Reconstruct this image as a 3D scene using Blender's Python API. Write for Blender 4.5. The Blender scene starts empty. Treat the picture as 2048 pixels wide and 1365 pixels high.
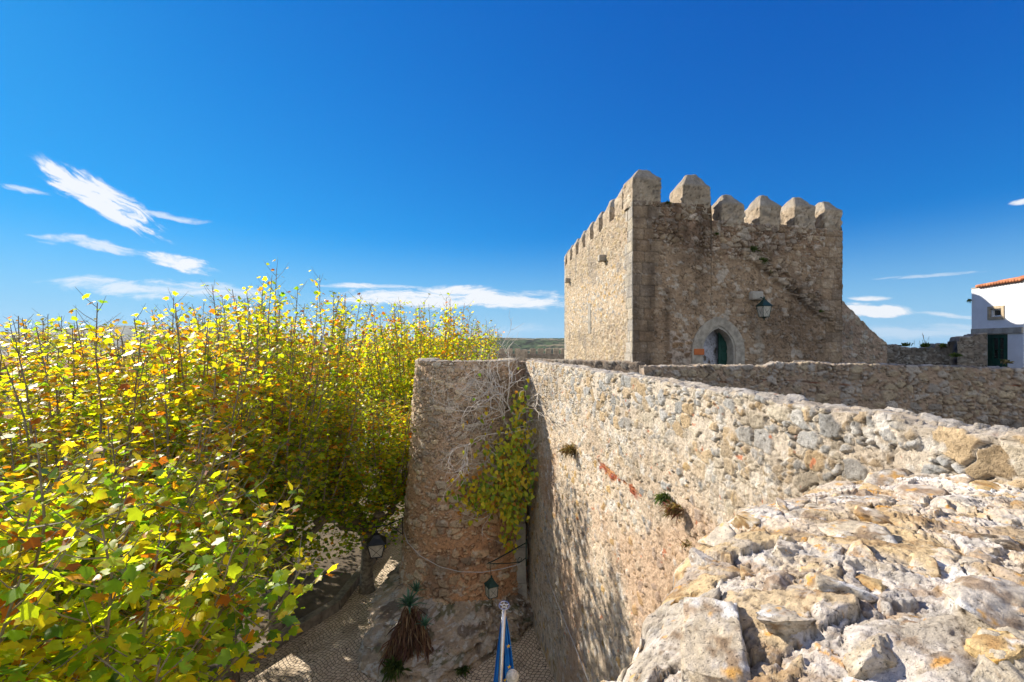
import bpy, math, random
import numpy as np
from mathutils import Vector, Matrix

# ------------------------------------------------------------------ camera, sky, sun
S = bpy.context.scene
C = S.collection
F = 910.0; CZ = 9.5; HY = 690.0            # focal length in photo pixels, eye height, horizon row
cam_d = bpy.data.cameras.new("camera"); cam_d.lens = 16.0; cam_d.sensor_width = 36.0
cam_d.shift_y = 7.5 / 2048; cam_d.clip_start = 0.05; cam_d.clip_end = 30000
cam = bpy.data.objects.new("camera", cam_d); C.objects.link(cam)
cam.location = (0, 0, CZ); cam.rotation_euler = (math.pi / 2, 0, 0)
S.camera = cam
SUN_EL = math.radians(29.8); SUN_AZ = math.radians(-56)      # azimuth from +Y, positive to the right
SKY_STRENGTH = 0.10
S.view_settings.view_transform = 'Standard'; S.view_settings.look = 'None'
EXPO = 1.0; S.view_settings.exposure = EXPO; S.view_settings.gamma = 1.0
S.cycles.max_bounces = 6; S.cycles.transparent_max_bounces = 8
S.cycles.use_denoising = True

sd = bpy.data.lights.new("sun", 'SUN'); sd.energy = 4.4; sd.angle = math.radians(0.55); sd.color = (1.0, 0.91, 0.77)
sun = bpy.data.objects.new("sun", sd); C.objects.link(sun)
sdir = Vector((math.sin(SUN_AZ) * math.cos(SUN_EL), math.cos(SUN_AZ) * math.cos(SUN_EL), math.sin(SUN_EL)))
sun.rotation_euler = sdir.to_track_quat('Z', 'Y').to_euler(); sun.location = (-20, 20, 40)

W = bpy.data.worlds.new("World"); S.world = W; W.use_nodes = True
wt = W.node_tree; wn = wt.nodes; wl = wt.links
bg = wn["Background"]

class NT:                                    # tiny node helper
    def __init__(s, tree): s.t = tree
    def n(s, kind, **kw):
        o = s.t.nodes.new(kind)
        for k, v in kw.items(): setattr(o, k, v)
        return o
    def put(s, sock, v):
        if hasattr(v, 'is_output') or isinstance(v, bpy.types.NodeSocket): s.t.links.new(v, sock)
        else: sock.default_value = v
    def m(s, op, a, b=0.0, c=0.0, clamp=False):
        o = s.n('ShaderNodeMath', operation=op); o.use_clamp = clamp
        s.put(o.inputs[0], a); s.put(o.inputs[1], b)
        if op in ('MULTIPLY_ADD', 'WRAP', 'COMPARE', 'SMOOTH_MIN', 'SMOOTH_MAX'): s.put(o.inputs[2], c)
        return o.outputs[0]
    def mr(s, x, a, b, c=0.0, d=1.0, smooth=True):
        o = s.n('ShaderNodeMapRange'); o.clamp = True
        if smooth: o.interpolation_type = 'SMOOTHSTEP'
        s.put(o.inputs['Value'], x)
        for k, v in zip(('From Min', 'From Max', 'To Min', 'To Max'), (a, b, c, d)): s.put(o.inputs[k], v)
        return o.outputs['Result']
    def mix(s, f, a, b, mode='MIX'):
        o = s.n('ShaderNodeMix', data_type='RGBA', blend_type=mode); o.clamp_result = False
        s.put(o.inputs[0], f); s.put(o.inputs[6], a); s.put(o.inputs[7], b)
        return o.outputs[2]
    def noise(s, vec, scale, detail=4, rough=0.55, dist=0.0, out=0):
        o = s.n('ShaderNodeTexNoise'); o.inputs['Scale'].default_value = scale
        o.inputs['Detail'].default_value = detail; o.inputs['Roughness'].default_value = rough
        o.inputs['Distortion'].default_value = dist
        if vec is not None: s.t.links.new(vec, o.inputs['Vector'])
        return o.outputs[out]

w = NT(wt)
sky = w.n('ShaderNodeTexSky', sky_type='NISHITA'); sky.sun_disc = False
sky.sun_elevation = SUN_EL; sky.sun_rotation = SUN_AZ; sky.altitude = 100; sky.air_density = 1.0
sky.dust_density = 0.1; sky.ozone_density = 2.5
hs = w.n('ShaderNodeSeparateColor'); wl.new(sky.outputs[0], hs.inputs[0]); KS = 10.0 / 2 ** EXPO
sk = w.n('ShaderNodeCombineColor')
for ch, (cf, pw) in enumerate(((.12, 2.0), (.74, 1.14), (.97, .66))):
    q_ = w.m('MULTIPLY', w.m('POWER', w.m('MULTIPLY', hs.outputs[ch], .119), pw), cf); q_ = w.m('DIVIDE', w.m('MULTIPLY', q_, (1.0, 1.12, 1.22)[ch]), w.m('MULTIPLY_ADD', q_, (5.0, .85, .30)[ch], 1.0))
    wl.new(w.m('MULTIPLY', q_, KS), sk.inputs[ch])
tc = w.n('ShaderNodeTexCoord'); sx = w.n('ShaderNodeSeparateXYZ'); wl.new(tc.outputs['Generated'], sx.inputs[0])
dy = w.m('MAXIMUM', sx.outputs['Y'], 0.05)
A_ = w.m('DIVIDE', sx.outputs['X'], dy); B_ = w.m('DIVIDE', sx.outputs['Z'], dy)
front = w.m('GREATER_THAN', sx.outputs['Y'], 0.1)
cmb = w.n('ShaderNodeCombineXYZ'); wl.new(A_, cmb.inputs[0]); wl.new(B_, cmb.inputs[1])
wn1 = w.n('ShaderNodeSeparateXYZ'); wl.new(w.noise(cmb.outputs[0], 7, 5, 0.6, out=1), wn1.inputs[0])
WA = w.m('MULTIPLY_ADD', wn1.outputs[0], 0.10, -0.05); WB = w.m('MULTIPLY_ADD', wn1.outputs[1], 0.07, -0.035)
CLOUDS = [(200, 398, 168, 36, 29, 1.5), (365, 525, 95, 18, 14, 1.0), (165, 490, 120, 14, 8, .6), (350, 434, 90, 9, 8, .55),
          (900, 596, 290, 22, 1, 1.15), (330, 578, 260, 22, 2, .6), (1755, 622, 80, 16, 3, 1.2), (1742, 597, 45, 6, 0, .8),
          (1900, 632, 75, 6, 6, .55), (1850, 664, 230, 16, 0, .28), (2045, 405, 30, 8, -8, .8), (740, 573, 130, 6, 1, .8),
          (50, 378, 60, 9, 12, .6), (1850, 551, 130, 4, -4, .35), (650, 660, 500, 20, 0, .25)]
tot = None
for i, (px, py, L, Wd, ang, st) in enumerate(CLOUDS):
    a0 = (px - 1024) / F; b0 = (HY - py) / F; ca = math.cos(math.radians(ang)); sa = -math.sin(math.radians(ang))
    L *= 1.10; Wd *= 1.12; da = w.m('SUBTRACT', A_, a0); db = w.m('SUBTRACT', B_, b0)
    sc = min(1.0, Wd / 22.0)
    u = w.m('ADD', w.m('MULTIPLY', da, ca), w.m('MULTIPLY', db, sa)); v = w.m('SUBTRACT', w.m('MULTIPLY', db, ca), w.m('MULTIPLY', da, sa))
    cv = w.n('ShaderNodeCombineXYZ'); wl.new(w.m('MULTIPLY', w.m('ADD', u, w.m('MULTIPLY', WB, .6)), 6.0), cv.inputs[0]); wl.new(w.m('MULTIPLY', w.m('ADD', v, w.m('MULTIPLY', WA, .35)), 34.0), cv.inputs[1]); cv.inputs[2].default_value = i * 3.7
    nz = w.noise(cv.outputs[0], 1.2, 7, 0.66, 0.9)
    un = w.m('DIVIDE', w.m('ADD', u, w.m('MULTIPLY', WA, sc)), L / F); vn = w.m('DIVIDE', w.m('ADD', v, w.m('MULTIPLY', WB, sc * 0.8)), Wd / F)
    r2 = w.m('ADD', w.m('POWER', w.m('ABSOLUTE', un), 2.0), w.m('POWER', w.m('ABSOLUTE', vn), 2.0))
    mk = w.m('SUBTRACT', 1.0, r2, clamp=True)
    dn = w.m('MULTIPLY', w.mr(w.m('MULTIPLY_ADD', nz, 2.3, w.m('MULTIPLY', mk, 0.65)), 1.22, 2.0), w.mr(mk, 0.0, 0.55))
    dn = w.m('MULTIPLY', dn, st * 1.2)
    tot = dn if tot is None else w.m('ADD', tot, dn)
tot = w.m('MULTIPLY', w.m('MINIMUM', tot, 0.96), front)
rear_fill = w.m('MULTIPLY', w.mr(sx.outputs['Y'], -.05, -.45), w.mr(sx.outputs['Z'], .0, .12))  # bright cloud added behind the camera as fill for the shaded faces
rear_fill = w.m('MULTIPLY', rear_fill, w.mr(w.noise(tc.outputs['Generated'], 2.2, 5, .6), .36, .52)); tot = w.m('MAXIMUM', tot, w.m('MULTIPLY', rear_fill, .95))
skycol = w.mix(w.mr(sx.outputs['Z'], .24, -.02, 0, .95), sk.outputs[0], (.34 * KS, .62 * KS, .88 * KS, 1))
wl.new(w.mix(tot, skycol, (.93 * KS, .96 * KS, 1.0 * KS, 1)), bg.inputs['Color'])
bg.inputs['Strength'].default_value = SKY_STRENGTH

# ------------------------------------------------------------------ numpy noise and masonry patterns
def hsh(i, j, k, seed=0):
    n = (i.astype(np.int64) * 374761393 + j.astype(np.int64) * 668265263 + k.astype(np.int64) * 2147483647 + seed * 974634777) & 0xffffffff
    n = ((n ^ (n >> 13)) * 1274126177) & 0xffffffff
    n = ((n ^ (n >> 15)) * 2246822519) & 0xffffffff
    return (n ^ (n >> 16)).astype(np.float64) / 4294967296.0
def vn2(x, y, seed=0):
    i = np.floor(x); j = np.floor(y); fx = x - i; fy = y - j; z = np.zeros_like(i)
    fx = fx * fx * (3 - 2 * fx); fy = fy * fy * (3 - 2 * fy)
    a = hsh(i, j, z, seed); b = hsh(i + 1, j, z, seed); c = hsh(i, j + 1, z, seed); d = hsh(i + 1, j + 1, z, seed)
    return (a * (1 - fx) + b * fx) * (1 - fy) + (c * (1 - fx) + d * fx) * fy
def fb(x, y, o=4, seed=0, g=0.5):
    t = 0; a = 1; s = 0
    for k in range(o):
        t = t + a * vn2(x * 2 ** k + 17.3 * k, y * 2 ** k - 9.1 * k, seed + k); s += a; a *= g
    return t / s
def sst(a, b, x):
    t = np.clip((x - a) / (b - a), 0, 1); return t * t * (3 - 2 * t)
def voro(u, v, seed=0, jit=0.8, p=2.0):
    i0 = np.floor(u); j0 = np.floor(v)
    f1 = np.full(u.shape, 9.0); f2 = f1.copy(); ci = i0.copy(); cj = j0.copy(); cu = u * 0; cv = u * 0
    z = np.zeros_like(i0)
    for di in (-1, 0, 1):
        for dj in (-1, 0, 1):
            i = i0 + di; j = j0 + dj
            x = i + .5 + (hsh(i, j, z, seed) - .5) * jit; y = j + .5 + (hsh(i, j, z, seed + 1) - .5) * jit
            if p == 2: d = np.sqrt((u - x) ** 2 + (v - y) ** 2)
            else: d = (np.abs(u - x) ** p + np.abs(v - y) ** p) ** (1 / p)
            m = d < f1
            f2 = np.where(m, f1, np.minimum(f2, d))
            f1 = np.where(m, d, f1); ci = np.where(m, i, ci); cj = np.where(m, j, cj); cu = np.where(m, u - x, cu); cv = np.where(m, v - y, cv)
    r = [hsh(ci, cj, z, seed + 7 + k) for k in range(4)]
    return f1, f2 - f1, r, cu, cv
def mixc(a, b, m):
    return a * (1 - m[..., None]) + b * m[..., None]
def pal(r, cols):
    cols = np.array(cols); idx = np.minimum((r * len(cols)).astype(int), len(cols) - 1); return cols[idx]
GREY = (.34, .335, .32); CREAM = (.56, .49, .38); TAN = (.46, .36, .24); OCH = (.50, .34, .15); PALE = (.62, .58, .50); BRN = (.25, .19, .13); ROSE = (.42, .28, .20)
BRICK = np.array((.50, .16, .07))

def rubble(u, v, size=.22, asp=1.35, cols=(GREY, CREAM, TAN, PALE, GREY, CREAM, OCH), mortar=(.50, .40, .31), amp=.035, fill=.25, seed=1, mw=.16, rough=.012, p=3.0):
    """rough stones bedded in mortar: returns outward height and colour"""
    wu = u + (fb(u * 3, v * 3, 3, seed + 50) - .5) * size * .7; wv = v + (fb(u * 3, v * 3, 3, seed + 60) - .5) * size * .6
    f1, e, r, cu, cv = voro(wu / (size * asp), wv / size, seed, .85, p)
    f1b, eb, rb, _, _ = voro(wu / (size * asp * .45), wv / (size * .45), seed + 20, .9, p)
    big = r[3] > .45
    e_ = np.where(big, e, np.minimum(e, eb * .5)); rr = [np.where(big, r[k], rb[k]) for k in range(4)]
    e_ = e_ + (fb(u * 25, v * 25, 2, seed + 80) - .5) * .10
    m = sst(mw * .35, mw, e_) * (rr[2] > fill)
    m = m * sst(.10, .25, fb(u * 1.3, v * 1.3, 3, seed + 90) )
    n = fb(u * 14, v * 14, 4, seed + 30)
    h = m * amp * (.35 + .65 * rr[0]) + (n - .5) * rough * 2 + m * (cu * (rr[1] - .5) + cv * (rr[0] - .5)) * size * .25 * big
    mo = np.array(mortar) * (.8 + .4 * n)[..., None]
    st = pal(rr[1], cols) * (.72 + .5 * rr[0])[..., None] * (.82 + .36 * fb(u * 9, v * 9, 3, seed + 31))[..., None]
    col = mixc(mo, st, m)
    crack = (1 - sst(.0, mw * .5, e_)) * (rr[2] > fill) * (fb(u * 6, v * 6, 2, seed + 33) > .5)
    col = col * (1 - .5 * crack)[..., None]; h = h - crack * amp * .6
    pits = sst(.70, .8, fb(u * 30, v * 30, 2, seed + 44)); col = col * (1 - .55 * pits)[..., None]; h = h - pits * .012
    return h, col
def ashlar(u, v, ch=.42, bw=.75, cols=((.33, .29, .23), (.38, .33, .26), (.29, .26, .22), (.40, .36, .29)), seed=5, amp=.012):
    j = np.floor(v / ch); off = hsh(j, j * 0, j * 0, seed) * bw; uu = (u + off) / bw; i = np.floor(uu)
    z = i * 0; r = hsh(i, j, z, seed + 1); r2 = hsh(i, j, z, seed + 2)
    e = np.minimum(np.minimum(uu - i, 1 - uu + i) * bw, np.minimum(v / ch - j, 1 - v / ch + j) * ch)
    m = sst(.006, .03, e + (fb(u * 20, v * 20, 2, seed) - .5) * .02)
    n = fb(u * 8, v * 8, 4, seed + 3)
    col = pal(r, cols) * (.8 + .4 * n)[..., None]; col = mixc(col * .5, col, m)
    col = col * (.8 + .4 * fb(u * 22, v * 22, 3, seed + 9))[..., None]; return m * amp * (.5 + r2) + (n - .5) * .035, col
def spots(u, v, col, h, seed, c, lo=.68, hi=.76, sc=4, k=.8, o=4):
    m = sst(lo, hi, fb(u * sc, v * sc, o, seed)) * k
    return mixc(col, np.broadcast_to(np.array(c), col.shape), m)

# ------------------------------------------------------------------ materials
MATS = {}
def mat_stone(name, bump=.5, scale=30, rough=.92, fine=.25, dist=.02):
    if name in MATS: return MATS[name]
    m = bpy.data.materials.new(name); m.use_nodes = True; t = NT(m.node_tree); b = m.node_tree.nodes['Principled BSDF']
    a = t.n('ShaderNodeAttribute', attribute_name='Col'); g = t.n('ShaderNodeTexCoord')
    n1 = t.noise(g.outputs['Object'], scale, 6, .65); n2 = t.noise(g.outputs['Object'], scale * 4.5, 4, .7)
    n3 = t.noise(g.outputs['Object'], scale * 2.1, 5, .7, .4); pit = t.mr(n3, .58, .70); grit = t.mr(t.noise(g.outputs['Object'], scale * 7, 2, .6), .60, .70)
    f = t.m('MULTIPLY_ADD', n1, fine * 2.6, 1 - fine * 1.3); f = t.m('MULTIPLY', f, t.m('MULTIPLY_ADD', pit, -1.5 * fine, 1.0)); f = t.m('MULTIPLY', f, t.m('MULTIPLY_ADD', grit, fine * .7, 1.0)); f = t.m('MULTIPLY', f, t.m('MULTIPLY_ADD', n2, fine * 1.6, 1 - fine * .8))
    cc = t.n('ShaderNodeCombineXYZ'); [t.t.links.new(f, cc.inputs[i]) for i in range(3)]
    t.t.links.new(t.mix(1.0, a.outputs['Color'], cc.outputs[0], 'MULTIPLY'), b.inputs['Base Color'])
    b.inputs['Roughness'].default_value = rough; b.inputs['Specular IOR Level'].default_value = .25
    bp = t.n('ShaderNodeBump'); bp.inputs['Strength'].default_value = bump; bp.inputs['Distance'].default_value = dist
    t.t.links.new(t.m('SUBTRACT', t.m('ADD', n1, t.m('MULTIPLY', n2, .45)), t.m('MULTIPLY', pit, .5)), bp.inputs['Height']); t.t.links.new(bp.outputs[0], b.inputs['Normal'])
    MATS[name] = m; return m
def mat(name, col, rough=.6, metal=0.0, var=.12, scale=8, bump=.1, spec=.4, bscale=None):
    if name in MATS: return MATS[name]
    m = bpy.data.materials.new(name); m.use_nodes = True; t = NT(m.node_tree); b = m.node_tree.nodes['Principled BSDF']
    g = t.n('ShaderNodeTexCoord'); n1 = t.noise(g.outputs['Object'], scale, 5, .6)
    lo = tuple(c * (1 - var) for c in col) + (1,); hi = tuple(min(1, c * (1 + var)) for c in col) + (1,)
    t.t.links.new(t.mix(t.mr(n1, .3, .7), lo, hi), b.inputs['Base Color'])
    b.inputs['Roughness'].default_value = rough; b.inputs['Metallic'].default_value = metal; b.inputs['Specular IOR Level'].default_value = spec
    if bump:
        bp = t.n('ShaderNodeBump'); bp.inputs['Strength'].default_value = bump; bp.inputs['Distance'].default_value = .02
        t.t.links.new(t.noise(g.outputs['Object'], bscale or scale * 4, 4, .6), bp.inputs['Height']); t.t.links.new(bp.outputs[0], b.inputs['Normal'])
    MATS[name] = m; return m
def mat_leaf(name, trans=.55, gloss=.35):
    m = bpy.data.materials.new(name); m.use_nodes = True; t = NT(m.node_tree); nd = m.node_tree.nodes; b = nd['Principled BSDF']; out = nd['Material Output']
    a = t.n('ShaderNodeAttribute', attribute_name='Col')
    t.t.links.new(a.outputs['Color'], b.inputs['Base Color']); b.inputs['Roughness'].default_value = gloss; b.inputs['Specular IOR Level'].default_value = .45
    tr = t.n('ShaderNodeBsdfTranslucent')
    t.t.links.new(t.mix(1.0, a.outputs['Color'], (2.1, 2.15, .8, 1), 'MULTIPLY'), tr.inputs['Color'])
    mx = t.n('ShaderNodeMixShader'); mx.inputs[0].default_value = trans
    t.t.links.new(b.outputs[0], mx.inputs[1]); t.t.links.new(tr.outputs[0], mx.inputs[2]); t.t.links.new(mx.outputs[0], out.inputs['Surface'])
    MATS[name] = m; return m

M_MAIN = mat_stone('rampart_stone', .9, 30, fine=.42, dist=.03)
M_NEAR = mat_stone('craggy_stone', 1.0, 45, fine=.38, dist=.012)
M_TOWER = mat_stone('tower_stone', .9, 13, fine=.36, dist=.06)
M_FAR = mat_stone('far_stone', .3, 6, fine=.2, dist=.1)
M_ROCK = mat_stone('outcrop_rock', .8, 9, fine=.35, dist=.06)
M_HILL = mat_stone('hill_cover', .0, .02, fine=.3)
M_BARK = mat('plane_bark', (.20, .165, .12), .9, var=.45, scale=7, bump=.6)
M_SHOOT = mat('shoot_bark', (.23, .19, .14), .8, var=.3, scale=6, bump=.2)
M_TWIG = mat('pale_twig', (.62, .57, .50), .8, var=.2, scale=6, bump=.2)
M_LEAF = mat_leaf('plane_leaf', .62, .42)
M_VINE = mat_leaf('vine_leaf', .45, .45)
M_WEED = mat_leaf('weed', .3, .6)
M_IRON = mat('black_iron', (.018, .019, .02), .45, .4, var=.3, bump=.05)
M_GIRON = mat('green_iron', (.012, .045, .038), .45, .2, var=.3, bump=.05)
M_GDOOR = mat('green_paint', (.010, .060, .045), .5, 0, var=.25, scale=5, bump=.1)
M_GLASS = mat('frosted_pane', (.50, .47, .40), .25, 0, var=.15, scale=12, bump=.1, spec=.6)
M_DGLASS = mat('dark_pane', (.03, .035, .035), .08, 0, var=.4, scale=3, bump=0, spec=.8)
M_WHITE = mat('whitewash', (.74, .75, .78), .85, 0, var=.07, scale=1.6, bump=.35, bscale=9)
M_PLAST = mat('old_plaster', (.55, .53, .52), .9, 0, var=.1, scale=3, bump=.3)
M_BAND = mat('lintel_stone', (.36, .33, .28), .9, 0, var=.25, scale=3, bump=.5)
M_TILE = mat('terracotta', (.46, .17, .08), .85, 0, var=.4, scale=3, bump=.4)
M_PLAQ = mat('orange_plaque', (.48, .13, .03), .5, 0, var=.1, scale=6, bump=.05)
M_ALU = mat('brushed_pole', (.62, .62, .64), .28, .85, var=.08, scale=20, bump=.02)
M_FLAG = mat('blue_cloth', (.012, .20, .62), .7, 0, var=.12, scale=5, bump=.15)
M_YEL = mat('yellow_cloth', (.75, .50, .03), .7, 0, var=.1, scale=5, bump=.05)
M_BALL = mat('weathered_ball', (.60, .58, .52), .8, 0, var=.25, scale=18, bump=.4)
M_CABLE = mat('pale_cable', (.50, .48, .45), .6, 0, var=.1, bump=0)
M_WOOD = mat('window_wood', (.42, .33, .22), .7, 0, var=.2, bump=.2)
M_WPAINT = mat('white_paint', (.8, .8, .8), .5, 0, var=.03, bump=.02)
M_DEAD = mat('dead_fronds', (.15, .085, .05), .95, 0, var=.5, scale=9, bump=.3)
M_ALOE = mat('aloe_leaf', (.07, .17, .10), .45, 0, var=.25, scale=6, bump=.05)
M_SOIL = mat('tree_bed_soil', (.12, .09, .06), .95, 0, var=.4, scale=2, bump=.5)
M_VOID = mat('dark_room', (.02, .018, .016), .95, 0, var=.2, bump=0)

# ------------------------------------------------------------------ object helpers
def link(name, me, parent=None):
    o = bpy.data.objects.new(name, me); C.objects.link(o)
    if parent is not None: o.parent = parent
    return o
def tag(o, label=None, cat=None, group=None, kind=None):
    if label: o['label'] = label
    if cat: o['category'] = cat
    if group: o['group'] = group
    if kind: o['kind'] = kind
    return o
def empty(name, loc=(0, 0, 0), rz=0.0):
    o = bpy.data.objects.new(name, None); C.objects.link(o); o.location = loc; o.rotation_euler = (0, 0, rz); o.empty_display_size = .3
    return o
def np_mesh(name, V, Fq, col=None, mats=None, smooth=True, lt=None):
    """V (n,3), Fq: (m,k) int array or flat loop list with lt = loop totals"""
    me = bpy.data.meshes.new(name); V = np.asarray(V, dtype=np.float32).reshape(-1, 3)
    me.vertices.add(len(V)); me.vertices.foreach_set('co', V.ravel())
    if lt is None:
        Fq = np.asarray(Fq, dtype=np.int32); m, k = Fq.shape; lt = np.full(m, k, np.int32); flat = Fq.ravel()
    else: flat = np.asarray(Fq, dtype=np.int32); lt = np.asarray(lt, np.int32)
    me.loops.add(len(flat)); me.loops.foreach_set('vertex_index', flat)
    me.polygons.add(len(lt)); me.polygons.foreach_set('loop_start', np.concatenate(([0], np.cumsum(lt)[:-1])).astype(np.int32)); me.polygons.foreach_set('loop_total', lt)
    if smooth: me.polygons.foreach_set('use_smooth', np.ones(len(lt), bool))
    me.update(calc_edges=True)
    if col is not None:
        at = me.color_attributes.new('Col', 'FLOAT_COLOR', 'POINT'); c4 = np.ones((len(V), 4), np.float32); c4[:, :3] = np.asarray(col).reshape(-1, 3); at.data.foreach_set('color', c4.ravel())
    me.validate()
    if mats: me.materials.append(mats)
    return me
def grid_faces(nu, nv, off=0):
    i = np.arange(nu - 1)[:, None]; j = np.arange(nv - 1)[None, :]; a = i * nv + j + off
    return np.stack([a, a + nv, a + nv + 1, a + 1], -1).reshape(-1, 4)

class MB:
    def __init__(s): s.v = []; s.f = []
    def add(s, vs, fs):
        o = len(s.v); s.v += [tuple(p) for p in vs]; s.f += [tuple(i + o for i in f) for f in fs]
    def box(s, c, d, R=None):
        x, y, z = d[0] / 2, d[1] / 2, d[2] / 2; c = Vector(c)
        vs = [Vector((a * x, b * y, e * z)) for a in (-1, 1) for b in (-1, 1) for e in (-1, 1)]
        if R is not None: vs = [R @ p for p in vs]
        s.add([c + p for p in vs], [(0, 1, 3, 2), (4, 6, 7, 5), (0, 4, 5, 1), (2, 3, 7, 6), (0, 2, 6, 4), (1, 5, 7, 3)])
    def hexa(s, low, top):                   # two 4-point rings
        s.add(list(low) + list(top), [(3, 2, 1, 0), (4, 5, 6, 7)] + [(i, (i + 1) % 4, 4 + (i + 1) % 4, 4 + i) for i in range(4)])
    def tube(s, pts, rad, n=6, cap=True):
        pts = [Vector(p) for p in pts]
        if not hasattr(rad, '__len__'): rad = [rad] * len(pts)
        o = len(s.v); up = Vector((0, 0, 1)); prev = None
        for k, p in enumerate(pts):
            d = (pts[min(k + 1, len(pts) - 1)] - pts[max(k - 1, 0)]).normalized()
            if prev is None:
                a = d.cross(up if abs(d.z) < .9 else Vector((1, 0, 0))).normalized()
            else: a = (prev - d * prev.dot(d)).normalized()
            prev = a; b = d.cross(a)
            for q in range(n):
                t = 2 * math.pi * q / n; s.v.append(tuple(p + (a * math.cos(t) + b * math.sin(t)) * rad[k]))
        for k in range(len(pts) - 1):
            for q in range(n):
                A = o + k * n + q; B = o + k * n + (q + 1) % n; s.f.append((A, B, B + n, A + n))
        if cap: s.f.append(tuple(o + q for q in range(n))[::-1]); s.f.append(tuple(o + (len(pts) - 1) * n + q for q in range(n)))
    def lathe(s, c, prof, n=16, axis=None):
        c = Vector(c); o = len(s.v)
        for r, z in prof:
            for q in range(n):
                t = 2 * math.pi * q / n; p = Vector((r * math.cos(t), r * math.sin(t), z))
                if axis is not None: p = axis @ p
                s.v.append(tuple(c + p))
        for k in range(len(prof) - 1):
            for q in range(n):
                A = o + k * n + q; B = o + k * n + (q + 1) % n; s.f.append((A, B, B + n, A + n))
        s.f.append(tuple(o + q for q in range(n))[::-1]); s.f.append(tuple(o + (len(prof) - 1) * n + q for q in range(n)))
    def build(s, name, m, parent=None, smooth=False, bevel=0.0, loc=None):
        me = bpy.data.meshes.new(name); me.from_pydata(s.v, [], s.f)
        if smooth: me.polygons.foreach_set('use_smooth', np.ones(len(me.polygons), bool))
        me.update(); me.materials.append(m); o = link(name, me, parent)
        if loc is not None: o.location = loc
        if bevel:
            b = o.modifiers.new('bevel', 'BEVEL'); b.width = bevel; b.segments = 2; b.limit_method = 'ANGLE'
        return o
def P(px, py, Z): return Vector(((px - 1024) / F * Z, Z, CZ - (py - HY) / F * Z))

def wall(name, path, ztop, zbot, th, pat, dv=.05, parent=None, m=None, nt=8, down=None, s_samples=None, amp_top=.03, side=-1, bulge=None, hole=None, off=0.0, topcol=None, seed=0, caps=True, frp=1.0, nf_=None):
    """a masonry wall: one sheet that climbs the outer face, folds over the top and runs down the inner face"""
    pts = np.array(path, float); seg = np.linalg.norm(np.diff(pts, axis=0), axis=1); cum = np.concatenate(([0], np.cumsum(seg)))
    s = s_samples if s_samples is not None else np.linspace(0, cum[-1], max(8, int(cum[-1] / dv)))
    x = np.interp(s, cum, pts[:, 0]); y = np.interp(s, cum, pts[:, 1])
    tx = np.gradient(x, s); ty = np.gradient(y, s); L = np.hypot(tx, ty); tx /= L; ty /= L
    nx, ny = (ty, -tx) if side < 0 else (-ty, tx)
    zt = ztop(s) if callable(ztop) else np.full(s.shape, float(ztop))
    zt = zt + (fb(s * 1.7, s * 0 + seed, 4, 77 + seed) - .5) * amp_top * 2
    nf = nf_ or max(6, int((zt.max() - zbot) / dv)); dn = down if down is not None else min(1.0, zt.max() - zbot); ni = max(3, int(dn / (dv * 3)))
    fr = np.linspace(0, 1, nf) ** frp; U = []; V = []; PX = []; N = []
    for k in range(nf + nt + ni):
        if k < nf: z = zbot + (zt - zbot) * fr[k]; d = 0 * s; vv = z; n = (nx, ny, 0 * s)
        elif k < nf + nt:
            f = (k - nf + 1) / (nt + 1); z = zt; d = -th * f + 0 * s; vv = zt + th * f; n = (nx * 0, nx * 0, nx * 0 + 1)
        else:
            f = (k - nf - nt) / max(1, ni - 1); z = zt - dn * f; d = -th + 0 * s; vv = zt + th + dn * f; n = (-nx, -ny, 0 * s)
        if k == nf - 1: n = (nx * .7, ny * .7, 0 * s + .7)
        if k == nf + nt - 1: pass
        if bulge is not None: d = d + bulge(s, z)
        PX.append(np.stack([x + nx * (d + off), y + ny * (d + off), z], -1)); N.append(np.stack(n, -1)); U.append(s); V.append(vv)
    PX = np.stack(PX, 1); N = np.stack(N, 1); U = np.stack(U, 1); V = np.stack(V, 1)
    h, col = pat(U, V)
    if topcol is not None:
        tm = np.zeros(U.shape); tm[:, nf:] = 1; col = topcol(U, V, col, tm)
    PX = PX + N * h[..., None]
    fc = grid_faces(PX.shape[0], PX.shape[1])
    if hole is not None:
        c = np.stack([U, V], -1).reshape(-1, 2)[fc].mean(1); keep = ~hole(c[:, 0], c[:, 1]); fc = fc[keep]
    if side < 0: fc = fc[:, ::-1]
    nv = PX.shape[1]; flat = fc.ravel().tolist(); lt = [4] * len(fc)
    if caps:
        for base in (0, (PX.shape[0] - 1) * nv):
            for j in range(nf - 1):           # stitch front column to a straight back column: fan to inner edge
                pass
            flat += [base + j for j in range(nv)]; lt.append(nv)
    me = np_mesh(name, PX, flat, col, m or M_TOWER, True, lt)
    return link(name, me, parent)

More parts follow.
